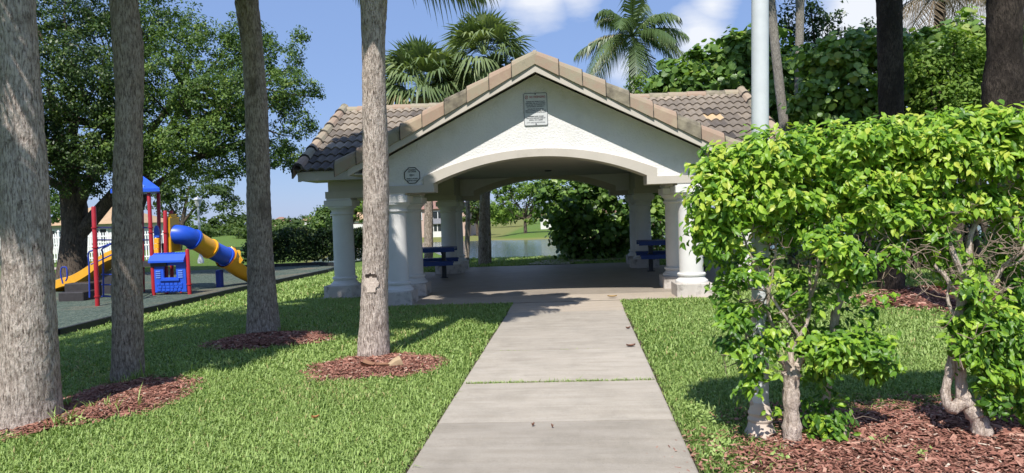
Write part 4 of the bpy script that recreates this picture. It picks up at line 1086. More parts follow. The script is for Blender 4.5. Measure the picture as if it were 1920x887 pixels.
# palms behind the hedge; dark bark colour holds shade, and scorching on the thick one
big_palm([(556,1648,1694),(400,1650,1692),(200,1650,1692),(100,1648,1690),(0,1645.5,1689)], 12.1, 'slim palm with shade put into its dark bark behind the middle of the clipped shrubs', M['palmbark_dark'], 6, 8.6, dict(n=18, L=2.8, lift=(-.2, 1.3), droop=(.3, .6)))
big_palm([(628,1888,1958),(560,1888,1952),(400,1868,1930),(300,1858,1920),(212,1848,1917),(170,1847,1917),(135,1850,1915),(118,1856,1912),(60,1855,1912),(0,1856,1913)], 8.6, 'thick palm with blackened lower trunk behind the bare twigs', M['palmbark_dark'], 7, 7.0, dict(n=18, L=2.6, lift=(-.2, 1.3), droop=(.3, .6)), .05)
def slim_palm(rows, Y, label, top, seed, crown, base=True, name='palm_tree', mat=None, group=None):
    C, R = edge_trunk(rows, Y); p = C[0].copy(); zg = float(zt(p[0], p[1]))
    d = (C[0] - C[-1]) / (C[0][2] - C[-1][2] + 1e-6); 
    if C[0][2] > zg: C = [np.array([p[0] + d[0] * (zg - p[2]) * .6, p[1], zg - .1])] + C; R = [R[0] * 1.15] + R
    if top: C.append(np.array([C[-1][0] + (C[-1][0] - C[-2][0]) * .4, Y, top])); R.append(R[-1] * .95)
    t = thing(name, (C[0][0], C[0][1], zg), label, 'palm tree', group or 'slim palms behind the pavilion')
    palm_trunk('trunk', C, R, mat or M['palmbark_grey'], t, seed, .03, 24, .08)
    if crown: feather_crown(C[-1], parent=t, mat=M['frond'], **crown)
    return t, C[-1]
slim_palm([(236,1462,1479),(200,1457,1474),(100,1446,1463),(0,1437,1453)], 17.2, 'slim grey palm trunk curving up just behind the white pole', 7.2, 11, dict(n=14, L=2.4, lift=(-.1, 1.3), droop=(.2, .5)))
slim_palm([(162,1490,1503),(100,1491,1506),(0,1493,1508)], 19.5, 'straight slim grey palm trunk second from the white pole', 8.2, 12, dict(n=14, L=2.4, lift=(-.1, 1.3), droop=(.2, .5)))
t, c = slim_palm([(60,1752,1770),(20,1754,1772),(6,1754,1772)], 25, 'palm with hanging dead fronds above the sea grape', None, 13, None, mat=M['palmbark_dark'])
feather_crown(c + np.array([0, 0, .5]), 9, 2.9, t, M['deadfrond'], lift=(-.45, .1), droop=(.25, .5), nleaf=40, leaf=.70, hang=1.1, name='dead_fronds', width=.028)
feather_crown(c + np.array([0, 0, .25]), 12, 2.6, t, M['frond'], lift=(.2, 1.3), droop=(.2, .5))
# coconut palm above the roof
t, c = slim_palm([(150,1179,1193),(110,1179,1191),(88,1180,1191)], 28, 'coconut palm with feather fronds against the sky above the roof', None, 14, None)
random.seed(3)
mbx = dict(nleaf=52, leaf=.70, hang=.75)
def pxfrond(deg, tipdx, dep): pass
feather_crown(c + np.array([0, 0, .45]), 17, 2.75, t, M['frond'], lift=(-.55, 1.35), droop=(.30, .75), tintc=.62, extra=[(2.7, .05, .30, PI), (2.75, .35, .40, 0), (2.6, -.2, .55, -.5), (2.6, -.25, .6, 3.4), (2.5, .9, .5, .3), (2.5, .9, .5, 2.7)], **mbx)
# sabal palms behind the pavilion roof
def sabal(rows, Y, cpx, R, n, label, seed, lo=-.7):
    C, Rr = edge_trunk(rows, Y); c = at(cpx[0], cpx[1], Y); C.append(c - np.array([0, 0, .3])); Rr.append(Rr[-1] * .9)
    p = C[0]; zg = float(zt(p[0], p[1])); C = [np.array([p[0], p[1], zg - .1])] + [q_ for q_ in C if q_[2] > zg + .05]; Rr = Rr[-len(C):] if len(Rr) >= len(C) else [Rr[0]] + Rr
    t = thing('sabal_palm', (p[0], p[1], zg), label, 'palm tree', 'fan palms behind the pavilion')
    palm_trunk('trunk', C, Rr, M['palmbark_brown'], t, seed, .07, 24, .08); fan_crown(c, n, R, t, .75, lo)
sabal([(515,795,813),(440,795,812),(380,796,812)], 20.9, (790, 165), 1.15, 54, 'fan palm with the lower, wider crown behind the tiled roof', 21, -.35)
sabal([(500,896,917),(440,897,915),(380,899,914)], 21.4, (908, 105), 1.05, 50, 'fan palm with the higher crown beside the gable peak', 22)
sabal([(494,869,880),(440,872,881),(385,874,882)], 22.6, (850, 190), .95, 30, 'slender fan palm between the two larger fan palms', 23, -.3)
sabal([(492,914,922),(440,912,921),(372,908,918)], 22.0, (935, 170), .8, 20, 'thin dark fan palm leaning close against a thicker trunk', 24, -.2)

# ================================================================== TREES AND SHRUBS
def crown_tree(name, label, base, trunk, limbs, clumps, n, leaf, mat, sub, kind='quad', group=None, cat='tree', Y=None, depth=1.0, nsub=None, barkmat='treebark', lift=0):
    b = np.array(base, float); t = thing(name, b, label, cat, group); tb = MB()
    for rows in trunk:
        pts = [np.array(p[:3]) for p in rows]; tb.tube(pts, [p[3] for p in rows], 12, jit=.06)
    cl = clumps; P, nr, ti, C = clump_points(cl, n, sub, nsub)
    for A, r0 in limbs:
        for j in rng.integers(0, len(C), 14): limb(tb, A, C[j], r0, r0 * .15, .06, 6, 7)
    tb.build('trunk', M[barkmat], t)
    ti = np.clip(ti + lift, 0, .97)
    k = P[:, 2] > zt(P[:, 0], P[:, 1]) + .05; P, nr, ti = P[k], nr[k], ti[k]
    link('crown', leaves_mesh('crown', P, nr, leaf * rng.uniform(.65, 1.25, len(P)), kind, ti), M[mat], t)
    return t
# spreading oak behind the playground, shade of its left half put into leaf colour
YO = 30.0; ob = gp(140, 520); Yt = ob[1]
R_ = lambda w: w / 2 * Yt / FPX
tr_ = [[(*at(138,530,Yt), R_(62)), (*at(137,480,Yt), R_(50)), (*at(140,430,Yt), R_(46)), (*at(140,390,Yt), R_(48)), (*at(130,330,Yt), R_(36)), (*at(110,250,Yt), R_(20)), (*at(90,150,Yt), R_(10))],
       [(*at(145,440,Yt), R_(34)), (*at(170,415,Yt), R_(27)), (*at(200,380,Yt), R_(24)), (*at(225,350,Yt), R_(22)), (*at(260,280,Yt+1), R_(15)), (*at(330,180,Yt+1), R_(9)), (*at(360,110,Yt), R_(4))],
       [(*at(145,390,Yt), R_(24)), (*at(175,320,Yt-.5), R_(18)), (*at(210,240,Yt-1), R_(13)), (*at(240,120,Yt-1), R_(6))],
       [(*at(225,350,Yt), R_(14)), (*at(300,310,Yt-1), R_(10)), (*at(400,290,Yt-2), R_(7)), (*at(500,250,Yt-2), R_(3))],
       [(*at(130,360,Yt), R_(18)), (*at(60,320,Yt-1), R_(12)), (*at(0,290,Yt-1), R_(7))]]
ok_rows = [(80,40,130,90,-1),(200,20,120,90,0),(300,50,90,70,0),(390,95,90,62,-1),(455,75,60,46,0),(520,110,50,40,0),(545,165,52,42,-1),(555,230,36,34,-1),(480,180,80,60,-2),(400,180,90,60,-2),(300,160,100,80,-2),(190,140,110,90,-3),(90,160,110,90,-3),(20,220,70,90,-3),
           (440,250,90,42,-2),(350,265,100,48,-3),(260,270,90,60,-3),(180,280,80,50,-3),(90,290,70,46,-3),(510,285,60,34,-1),(545,300,32,30,-1),(420,315,70,24,-2),(320,320,60,26,-3),(10,330,40,60,-2),(480,60,20,26,1),(560,70,16,14,0),(590,175,16,14,-1),(582,235,14,12,-1),(60,340,30,28,-2)]
shaded_rows = [r_ for r_ in ok_rows if r_[0] < 215] + [(150,340,50,34,-2),(60,250,60,60,-3),(230,200,50,60,-3),(220,300,60,40,-3)]
crown_tree('oak_tree', 'dense oak with forked trunk, shade of its left half put into dark leaf colour', ob, tr_, [(tr_[2][2][:3], .10), (tr_[0][4][:3], .12), (tr_[3][1][:3], .08)], px_clumps(shaded_rows, YO, 1.2), 62000, .14, 'shadedoak', .40, nsub=1000, Y=YO)
lo = np.array([*at(246, 500, 31.5)[:2], -.6])
crown_tree('oak_tree', 'lit outer part of the oak crown against the sky, made as a separate tree with lighter leaves', lo, [[(lo[0], lo[1], -.7, .3), (*at(250,420,31.5), .24), (*at(290,300,31), .18), (*at(350,180,31), .12), (*at(420,100,31), .05)], [(*at(270,360,31.2), .16), (*at(380,290,29.5), .12), (*at(500,250,29.5), .05)], [(*at(300,280,31), .13), (*at(420,200,30), .09), (*at(540,180,30), .04)]],
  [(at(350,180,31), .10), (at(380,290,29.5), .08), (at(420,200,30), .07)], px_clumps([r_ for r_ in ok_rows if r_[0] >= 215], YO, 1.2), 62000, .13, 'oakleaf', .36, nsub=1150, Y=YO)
# open pale tree behind the slide
b = gp(330, 470); b = np.array([*at(335, 450, 58)[:2], -.6]); 
crown_tree('pale_tree', 'open pale green tree beyond the tube slide', b, [[(b[0], b[1], -.7, .22), (*at(345,400,58), .17), (*at(355,350,58), .08)], [(*at(342,420,58), .14), (*at(380,370,58), .08), (*at(410,350,58), .04)], [(*at(342,425,58), .13), (*at(310,370,58), .07), (*at(300,340,58), .03)]],
   [], px_clumps([(300,360,50,34),(350,350,60,34),(400,365,46,32),(430,385,28,22),(360,385,50,18,0,.5),(320,395,30,16,0,.5),(415,345,30,20)], 58), 6500, .26, 'farleaf', .5)
b = np.array([*at(20, 420, 52)[:2], -.6])
crown_tree('backdrop_tree', 'dense dark tree behind the white fence beside the thickest palm', b, [[(b[0], b[1], -.7, .3), (*at(20,360,52), .2)]], [], px_clumps([(-20,360,60,60),(60,370,50,40),(100,395,40,30),(-10,420,60,50)], 52), 6000, .3, 'oakleaf', .5)
# clipped hedge past the playground
h0, h1 = gp(455, 499), gp(700, 490); hd = thing('clipped_hedge', ((h0[0]+h1[0])/2, h0[1]+.6, -.55), 'low clipped dark hedge with reddish tips beyond the playground', 'hedge')
n = 15000; u = rng.random(n); X = h0[0] + (h1[0] - h0[0]) * u; Hh = 1.62 + .12 * np.sin(u * 23) + .1 * np.sin(u * 51)
Yh = h0[1] + .55 + rng.normal(0, .42, n); Zf = rng.random(n) ** .75
Z = -.55 + .05 + Hh * Zf; taper = np.clip((X - h0[0]) / 1.4, 0, 1) ** .5; Z = -.55 + (Z + .55) * (.45 + .55 * taper)
ti = np.clip(rng.normal(.38, .15, n) + .5 * (Zf > .9) * rng.random(n), 0, 1)
link('foliage', leaves_mesh('foliage', np.stack([X, Yh, Z], 1), rng.normal(size=(n, 3)) + np.array([0, -.5, .7]), .16 * rng.uniform(.6, 1.3, n), 'quad', ti), M['hedgeleaf'], hd)
# sea grape thickets
def thicket(label, rows, Y, n, leaf, mat, kind, sub, depth=1.0, name='sea_grape', nsub=None, cat='shrub', group='sea grape thickets behind the pavilion and shrubs', lift=0):
    cl = px_clumps(rows, Y, depth); c = np.mean(np.array(cl)[:, :3], 0); c[2] = float(zt(c[0], c[1])); A = np.array(cl)
    trunks = []
    for k in range(6):
        j = rng.integers(0, len(A)); x = c[0] + rng.normal(0, .5); y = c[1] + rng.normal(0, .2); trunks.append([(x, y, c[2] - .1, .07), (x + (A[j, 0]-x) * .5, y, c[2] + (A[j, 2] - c[2]) * .6, .05), (A[j, 0], A[j, 1], A[j, 2], .02)])
    return crown_tree(name, label, c, trunks, [], cl, n, leaf, mat, sub, kind, group, cat, nsub=nsub, lift=lift)
thicket('dark sea grape bush seen through the arch at the lake edge', [(1060,385,52,46),(1120,370,56,40),(1090,430,55,50),(1150,420,50,60),(1060,440,36,40),(1180,440,60,70,.3),(1230,420,60,80,.6),(1100,480,60,26,0,.8),(1170,480,50,30),(1130,330,60,40),(1050,340,40,30,.5,.6),(1010,365,20,24,.2,.3),(1090,470,16,20,-.3,.2),(1220,330,60,60,.5)], 22.6, 11000, .155, 'grape', 'round', .35, nsub=420, lift=-.08)
thicket('sea grape showing above the ridge behind the white pole', [(1270,150,40,34,0,.8),(1330,120,40,34,0,.9),(1385,100,36,34),(1300,170,50,30),(1370,150,60,50),(1430,110,50,60),(1240,158,26,14,0,.5),(1460,160,50,60),(1500,190,50,60),(1420,200,60,60),(1510,240,40,40),(1350,200,60,40)], 20.5, 9500, .19, 'grape', 'round', .32, nsub=420)
thicket('large bright sea grape behind the clipped shrubs', [(1560,120,60,44),(1620,100,50,36),(1600,170,80,50),(1540,200,50,50),(1680,130,60,60),(1740,110,50,44),(1800,90,46,36),(1850,110,40,40),(1700,190,70,50),(1780,170,70,60),(1840,190,50,60),(1620,230,80,40),(1750,240,90,40),(1900,110,40,70,.4),(1960,150,50,100,.4),(1870,250,60,40),(1590,70,10,20,0,.5),(1640,66,10,18,0,.4),(1745,64,12,20,0,.5),(1820,50,14,22,0,.6),(1870,72,12,20,0,.4)], 15.6, 15500, .15, 'grape', 'round', .27, nsub=620, lift=.14)
thicket('deep shaded undershrub below the sea grape leaves', [(1560,300,70,70,.4),(1650,330,90,80,.6),(1760,330,90,80,.4),(1860,330,80,90,.6),(1950,360,60,110),(1600,420,80,60,.8),(1720,430,80,60,.6),(1830,430,80,60,.6),(1480,330,60,90,1.2),(1440,430,60,70,1.6),(1520,460,60,40,1.4),(1640,490,70,24,1.0),(1760,490,80,24,1.0),(1880,490,80,30,1.0),(1400,380,50,80,3)], 15.2, 9000, .17, 'darkshrub', 'quad', .4, nsub=420, name='undershrub', group=None)  # very dark leaf colour stands in for the shade under the crowns
thicket('fine-leaved dark tree with upright sprays beside the slim palm trunks', [(1478,40,14,44),(1490,90,20,40),(1530,70,22,40),(1560,40,14,34,0,.7),(1520,20,16,26,0,.7),(1600,90,24,40),(1640,110,30,30),(1575,100,30,40),(1550,130,50,40),(1625,60,10,24,0,.5)], 21.5, 6500, .13, 'darkshrub', 'quad', .26, nsub=420, name='dark_tree', cat='tree', group=None, lift=.15)
thicket('small light shrub crown peeking over the ridge under the coconut palm', [(1200,165,26,22),(1230,180,24,14),(1165,165,12,10,0,.4),(1205,190,30,16)], 26, 1100, .13, 'limeleaf', 'quad', .25, name='small_tree', cat='tree', group=None)
thicket('feathery pale tree top between the two darkest palms', [(1780,80,30,40),(1740,90,24,30),(1820,60,24,34,0,.6),(1850,90,26,26),(1720,110,20,24)], 20, 2200, .13, 'farleaf', 'quad', .24, name='feathery_tree', cat='tree', group=None)

thicket('loose yellow-green tree with fine leaves between the two darkest palms', [(1740,130,50,40),(1800,150,50,44),(1830,110,30,40),(1770,190,60,40),(1720,90,16,24,0,.5),(1790,80,14,26,0,.5),(1830,200,30,30)], 14.6, 7000, .105, 'limeleaf', 'quad', .2, nsub=420, name='lime_tree', cat='tree', group=None)
# trees, houses and fields beyond the lake
def far_tree(px, py, Y, rows, label, mat, n, leaf, group='trees across the lake', sub=.8):
    p = at(px, py, Y); zg = float(zt(p[0], p[1])); k = Y / FPX; c = px_clumps(rows, Y); top = np.array(c)[:, 2].mean()
    A = np.array([p[0], p[1], zg + (top - zg) * .5])
    return crown_tree('lake_tree', label, (p[0], p[1], zg), [[(p[0], p[1], zg - .2, .32), (A[0], A[1], A[2], .22), (p[0] + .4, p[1], top, .1)]], [(A, .14)], c, n, leaf, mat, sub, group=group)
far_tree(985, 428, 124, [(950,385,36,36),(1000,370,40,26),(1035,390,30,26),(930,405,24,18),(985,350,40,24),(1010,405,30,14,0,.5),(940,355,24,20)], 'broad lime green tree across the lake, seen through the arch', 'limeleaf', 8000, .5)
far_tree(660, 425, 128, [(668,395,26,22),(690,380,30,26),(705,400,20,16),(655,375,20,16)], 'round lime green tree across the lake between column and pale palm', 'limeleaf', 3500, .5)
far_tree(895, 425, 138, [(880,400,16,20),(905,390,20,24),(890,375,16,12)], 'tree across the lake hidden among the thin palm trunks', 'farleaf', 2500, .55)
far_tree(1090, 425, 132, [(1080,380,40,30),(1120,370,40,36),(1150,390,30,30),(1050,360,30,24)], 'tree across the lake behind the dark bush', 'farleaf', 4000, .55)
far_tree(780, 425, 150, [(770,385,24,24),(745,370,30,30),(720,395,24,20)], 'tall tree beside the white lake house', 'farleaf', 4000, .55)
far_tree(608, 432, 92, [(608,404,18,16),(606,420,20,14),(618,412,14,16)], 'dense grey-green round tree past the hedge', 'oakleaf', 3500, .4, 'far trees past the playground')
def house(px, py, Y, w, d, h, roofh, wallm, roofm, label, wins, porch=False, rz=0.0):
    p = at(px, py, Y); zg = float(zt(p[0], p[1])); t = thing('house', (p[0], p[1], zg), label, 'house', None, rz)
    MB().box(-w/2, w/2, 0, d, -.5, h).build('wall', M[wallm], t, world=False)
    r = MB(); e = .6
    r.add([(-w/2-e,-e,h),(w/2+e,-e,h),(w/2+e,d+e,h),(-w/2-e,d+e,h),(-w/2+d*.35,d/2,h+roofh),(w/2-d*.35,d/2,h+roofh)], [(0,1,5,4),(1,2,5),(2,3,4,5),(3,0,4),(3,2,1,0)])
    r.build('roof', M[roofm], t, world=False)
    for x, z, ww, hh in wins:
        f = MB(); f.box(x-ww/2-.12, x+ww/2+.12, -.10, .02, z-hh/2-.12, z-hh/2); f.box(x-ww/2-.12, x+ww/2+.12, -.10, .02, z+hh/2, z+hh/2+.12)
        for q_ in (-.5, 0, .5): f.box(x+q_*ww-.06, x+q_*ww+.06, -.10, .02, z-hh/2, z+hh/2)
        fo = f.build('window', M['vinyl'], t, world=False); MB().box(x-ww/2, x+ww/2, -.05, .03, z-hh/2, z+hh/2).build('pane', M['glass'], fo, world=False)
    if porch:
        b_ = MB(); b_.box(-1.6, 1.8, -1.6, -.01, 0, 2.7); bo_ = b_.build('bay', M['housewhite'], t, world=False)
        MB().add([(-2.0,-2.0,2.7),(2.2,-2.0,2.7),(2.2,0,3.7),(-2.0,0,3.7),(-2,-2,2.6),(2.2,-2,2.6)], [(0,1,2,3),(0,4,5,1),(0,3,4),(1,5,2)]).build('bay_roof', simple('bay_roof', (.20,.20,.21)), bo_, world=False)
        pn = MB()
        for q_ in range(4): pn.box(-1.4 + q_ * .8, -.8 + q_ * .8, -1.66, -1.61, 1.2, 2.5)
        pn.build('pane', M['glass'], bo_, world=False)
    return t
house(822, 433, 140, 13, 10, 5.6, 2.2, 'housepink', 'roofpink', 'pink and white two-storey house across the lake with bay window', [(0, 4.3, 2.0, 1.5), (-4, 4.3, 1.6, 1.4), (4, 4.3, 1.6, 1.4)], True)
house(1085, 428, 150, 16, 10, 3.0, 2.4, 'housewhite', 'roofpink', 'low pinkish house behind the lime green lake tree', [(-4, 1.6, 1.8, 1.3), (0, 1.6, 1.8, 1.3)])
house(664, 431, 160, 14, 9, 2.8, 2.0, 'housewhite', 'rooftan', 'cream bungalow across the lake beside the round lime tree', [(-1, 1.5, 1.6, 1.3)])
house(148, 470, 60, 7.4, 8, 2.5, 1.75, 'housewhite', 'rooftan', 'white clubhouse with tan tile roof behind the white picket fence', [(-2, 1.5, 1.4, 1.1), (2, 1.5, 1.4, 1.1)])
house(523, 426, 400, 8, 8, 2.6, 2.6, 'housepink', 'roofpink', 'distant house with orange roof beyond the hedge', [(-4, 1.7, 2, 1.4)])
house(578, 426, 420, 9, 8, 2.6, 2.4, 'housewhite', 'rooftan', 'distant house half hidden by trees further along from the orange roof', [(-4, 1.7, 2, 1.4)])
t, c = slim_palm([(420,566.5,568.5),(412,566.5,568.3)], 260, 'tiny distant palm standing above the far roofs', None, 31, None, group='far palms')
feather_crown(c, 14, 3.2, t, M['frond'], lift=(-.4, 1.2), droop=(.3, .7), nleaf=14, leaf=1.4)
# far woods
rows = []
for px in range(-260, 660, 26): rows.append((px, 421 + .035 * (500 - px) * (px > 0) + rng.normal(0, 2.5) - (7 if px < 480 else 0), 24, 6 + 6 * rng.random() + (7 if px < 480 else 0), rng.normal(0, 12)))
for px in range(640, 1500, 30): rows.append((px, 398 + rng.normal(0, 3), 30, 10 + 6 * rng.random(), rng.normal(0, 12)))
P, nr, ti, _ = clump_points(px_clumps(rows, 235, .6), 26000, 1.6, 1500)
tag(link('far_woods', leaves_mesh('far_woods', P, nr, 1.3 * rng.uniform(.6, 1.3, len(P)), 'quad', ti), M['farleaf']), 'hazy belt of trees along the horizon', 'woods', kind='stuff')
rows = [(x, 436 + rng.normal(0, 2), 20, 9 + 4 * rng.random(), rng.normal(0, 8)) for x in range(300, 600, 16)]
P, nr, ti, _ = clump_points(px_clumps(rows, 120, .8), 7000, .8, 500)
tag(link('field_scrub', leaves_mesh('field_scrub', P, nr, .6 * rng.uniform(.6, 1.3, len(P)), 'quad', ti), M['farleaf']), 'pale green scrub in the field beyond the fence', 'scrub', kind='stuff')

# out-of-frame shade trees that throw the dappled shade on the lawn
def shade_tree(x, y, rows, label, n, leaf=.2, sub=.45):
    zg = float(zt(x, y)); mz = np.mean([r[2] for r in rows])
    return crown_tree('shade_tree', label, (x, y, zg), [[(x, y, zg - .1, .22), (x, y + .1, zg + 2.5, .17), (x, y, mz, .1)]], [((x, y, zg + 2.6), .08)], rows, n, leaf, 'oakleaf', sub)
sp_ = thing('palm_tree', (-6.6, 3.5, float(zt(-6.6, 3.5))), 'tall unseen palm left of the view, placed to shade the lawn', 'palm tree', 'palms in the lawn beside the path')
palm_trunk('trunk', [(-6.6, 3.5, -.3), (-6.55, 3.5, 3), (-6.6, 3.55, 6.0)], [.24, .19, .17], M['palmbark'], sp_, 41)
feather_crown((-6.6, 3.55, 6.1), 30, 2.9, sp_, M['frond'], lift=(-.2, 1.3), droop=(.25, .5), width=.08)
shade_tree(-11.0, 3.6, [(-10.8, 3.4, 5.6, 2.3, 2.0, 1.3, 1), (-9.0, 4.6, 5.3, 1.8, 1.6, 1.1, .8), (-12.4, 4.6, 5.2, 1.6, 1.8, 1.2, .7), (-10.4, 5.0, 6.4, 1.8, 1.5, 1.0, .6)], 'unseen broadleaf tree left of the view, placed to shade the lawn, the farther from the path', 9000)
shade_tree(-8.3, 5.5, [(-8.0, 5.5, 6.0, 2.3, 2.0, 1.1, 1), (-6.6, 5.2, 6.2, 1.5, 1.5, .9, .6), (-9.6, 6.2, 5.9, 1.6, 1.7, 1.0, .6), (-7.6, 6.6, 6.6, 1.6, 1.3, .9, .5)], 'unseen broadleaf tree left of the view, placed to shade the lawn, the nearer to the path', 8000)

# ================================================================== FENCE, LAMP, PLAYGROUND
def fence(x0, x1, y, label, zg=-.6):
    t = thing('picket_fence', (x0, y, zg), label, 'fence'); n = int((x1 - x0) / 2.4); w = (x1 - x0) / n
    for i in range(n + 1):
        MB().bbox(i*w - .06, i*w + .06, -.06, .06, -.1, 2.0, .01).add([(i*w-.08,-.08,2.0),(i*w+.08,-.08,2.0),(i*w+.08,.08,2.0),(i*w-.08,.08,2.0),(i*w,0,2.1)], [(0,1,4),(1,2,4),(2,3,4),(3,0,4)]).build('post', M['vinyl'], t, world=False)
        if i < n:
            p = MB(); k = 15
            for j in range(1, k): x = i*w + w*j/k; p.box(x-.035, x+.035, -.012, .012, .08, 1.85)
            for z in (.28, 1.0, 1.62): p.box(i*w+.06, (i+1)*w-.06, -.025, .025, z-.04, z+.04)
            p.build('panel', M['vinyl'], t, world=False)
fence(-50, -23.6, 42.5, 'white picket fence behind the oak and playground')
Yl = 38; p = at(376, 478, Yl); lp = thing('street_lamp', (p[0], p[1], -.6), 'white lamp post with lantern head beyond the tube slide', 'lamp post')
tz = at(375, 371, Yl)[2] + .6
MB().lathe([(.16, 0), (.16, .2), (.10, .35), (.065, .5), (.055, tz - .75), (.05, tz - .45), (.10, tz - .43), (.11, tz - .40)], n=16).build('post', M['lampwhite'], lp, world=False)
MB().lathe([(.12, tz - .46), (.19, tz - .10), (.20, tz - .09)], n=8).build('lantern', M['lampwhite'], lp, world=False)
MB().lathe([(.23, tz - .09), (.21, tz - .05), (.07, tz + .05), (.03, tz + .06), (.02, tz + .12)], n=8).build('lamp_cap', M['lampwhite'], lp, world=False)

pg = thing('play_structure', (-12.6, 21.5, -.6), 'red, blue and yellow play structure with tube slide and blue peaked roof', 'playground')
ZG = -.6
def post(px0, py0, px1, py1, Y, mat='red', r=.058, bottom=None, col=()):
    A = at(px0, py0, Y); B = at(px1, py1, Y); B[2] = ZG - .05 if bottom is None else bottom; B[0] = B[0]
    m = MB(); m.tube([B, A - np.array([0, 0, .03]), A], [r, r, r * .75], 14)
    o = m.build('post', M[mat], pg)
    if col:
        c = MB()
        for py in col:
            z = at(px0, py, Y)[2]; c.lathe([(r, z - .02), (r + .018, z - .018), (r + .018, z + .018), (r, z + .02)], (A[0] + (B[0]-A[0]) * (A[2]-z) / (A[2]-B[2]), Y, 0), 14)
        c.build('collar', M[mat], o)
    return A, B
YP = 18.36; YD = 20.8
post(175.5, 387, 183, 575, YP, col=(427, 464, 556))
post(279, 362, 289, 555, YD, col=(427, 436)); post(297, 362, 300, 553, YD + 1.25); post(266, 395, 268, 545, YD + 1.25); post(222, 362, 232, 560, YD)
post(309.5, 395, 312, 545, YD + .25, col=(436,)); post(321, 395, 322, 540, YD + .95); post(351, 467, 356, 553, YD, col=(533,))
# peaked roof
zr0 = at(250, 361, YD)[2]; zr1 = at(262, 324, YD + .6)[2]
K = [at(207, 361, YD - .15), at(299.5, 361, YD - .15), at(299, 361, YD + 1.4), at(214, 361, YD + 1.4)]; rf = MB(); hs = .16
for k_ in K: k_[2] = zr0
cen = sum(K) / 4; up_ = np.array([0, 0, .10]); tops = [cen + (k_ - cen) * .14 for k_ in K]
for k_ in tops: k_[2] = zr1
rf.add(K + [k_ + up_ for k_ in K] + tops, [(0,1,5,4),(1,2,6,5),(2,3,7,6),(3,0,4,7),(4,5,9,8),(5,6,10,9),(6,7,11,10),(7,4,8,11),(8,9,10,11),(3,2,1,0)])
rfo = rf.build('roof', M['blue'], pg)
lb = simple('light_blue_plastic', (.16,.30,.75), None, 6, .4)
e0 = (K[0] + K[1]) / 2 + up_; e1 = (tops[0] + tops[1]) / 2; fr = (e1 - e0) / np.linalg.norm(e1 - e0); ax_ = (K[1] - K[0]) / np.linalg.norm(K[1] - K[0]); on_ = np.cross(ax_, fr) * .012
q0 = e0 + fr * .08 + on_; q1 = q0 + fr * .5
MB().hexa(q0 - ax_ * .3, q1, .05, .02, up=(0,1,0)).hexa(q0 + ax_ * .3, q1, .05, .02, up=(0,1,0)).hexa(q0 - ax_ * .3, q0 + ax_ * .3, .05, .02, up=(0,1,0)).build('roof_emblem', lb, rfo)
# decks
zd = at(275, 493, YD)[2]; dp = [at(224, 493, YD - .05)[:2], at(312, 493, YD - .05)[:2], at(312, 493, YD + 1.3)[:2], at(232, 493, YD + 1.3)[:2]]
MB().prism(dp, zd - .06, zd).box(dp[0][0], dp[1][0], YD - .075, YD - .051, zd - .12, zd + .02).build('deck', M['blackplastic'], pg)
MB().box(at(262,470,YD)[0], at(286,470,YD)[0], YD + 1.2, YD + 1.25, zd, zd + .55).build('mesh_panel', M['blackplastic'], pg)
# blue rails round the deck
rl = MB()
for za, zb_ in ((427, 427), (450, 450)):
    rl.tube([at(183, za, YP + .1), at(224, za, YD)], .022, 8); rl.tube([at(266, za, YD + 1.2), at(282, za, YD + 1.2)], .022, 8)
rl.build('rail', M['bluemetal'], pg)
# arched blue panel and yellow blocks
a, b = at(288.5, 423, YD + .9), at(299, 445, YD + .9); bp = MB()
poly = [(a[0] + (b[0]-a[0]) * (.5 - .5 * math.cos(PI * i / 10)), b[2] + (a[2]-b[2]) * (.45 + .55 * math.sin(PI * i / 10))) for i in range(11)] + [(b[0], b[2]), (a[0], b[2])]
plate(bp, poly[::-1], YD + .88, YD + .94).build('arch_panel', M['blue'], pg)
yb_ = MB()
for i in range(3):
    A = at(289.5, 447 + i * 10, YD + .85); B = at(299, 456 + i * 10, YD + .85); yb_.bbox(A[0], B[0], YD + .80, YD + .90, B[2], A[2], .015)
yb_.build('climbing_blocks', M['yellow'], pg)
# tube slide
ctr = [at(321, 439.5, YD + .6), at(343, 441, YD + .7), at(363.4, 449, YD + 1.0), at(393.8, 466.5, YD + 1.6), at(424, 481.5, YD + 2.2)]
def smooth(pts, m=8):
    A = np.array(pts); n = len(A); T = np.linspace(0, n - 1, (n - 1) * m + 1); out = []
    for t_ in T:
        i = min(int(t_), n - 2); f = t_ - i; p0, p1, p2, p3 = A[max(i-1, 0)], A[i], A[i+1], A[min(i+2, n-1)]
        out.append(.5 * (2*p1 + (p2-p0) * f + (2*p0 - 5*p1 + 4*p2 - p3) * f*f + (3*p1 - p0 - 3*p2 + p3) * f**3))
    return out
sp = smooth(ctr); r = .30
seg = [('blue', sp[0:17]), ('yellow', sp[16:25]), ('blue', sp[24:33])]
for i, (c_, pts) in enumerate(seg):
    o = MB().tube(pts, [r] * len(pts), 26, cap=False).build('tube_section', M[c_], pg)
    d = pts[-1] - pts[-2]; d /= np.linalg.norm(d)
    MB().tube([pts[-1] - d * .03, pts[-1] + d * .03], [r + .035] * 2, 26).build('joint_ring', M[c_], o)
ex = [sp[-1], at(437, 492, YD + 2.5), at(452, 502, YD + 2.8), at(468, 510, YD + 3.1), at(480, 517, YD + 3.4)]; ex = smooth(ex, 5); ch = MB(); V = []; F = []; nn = 13
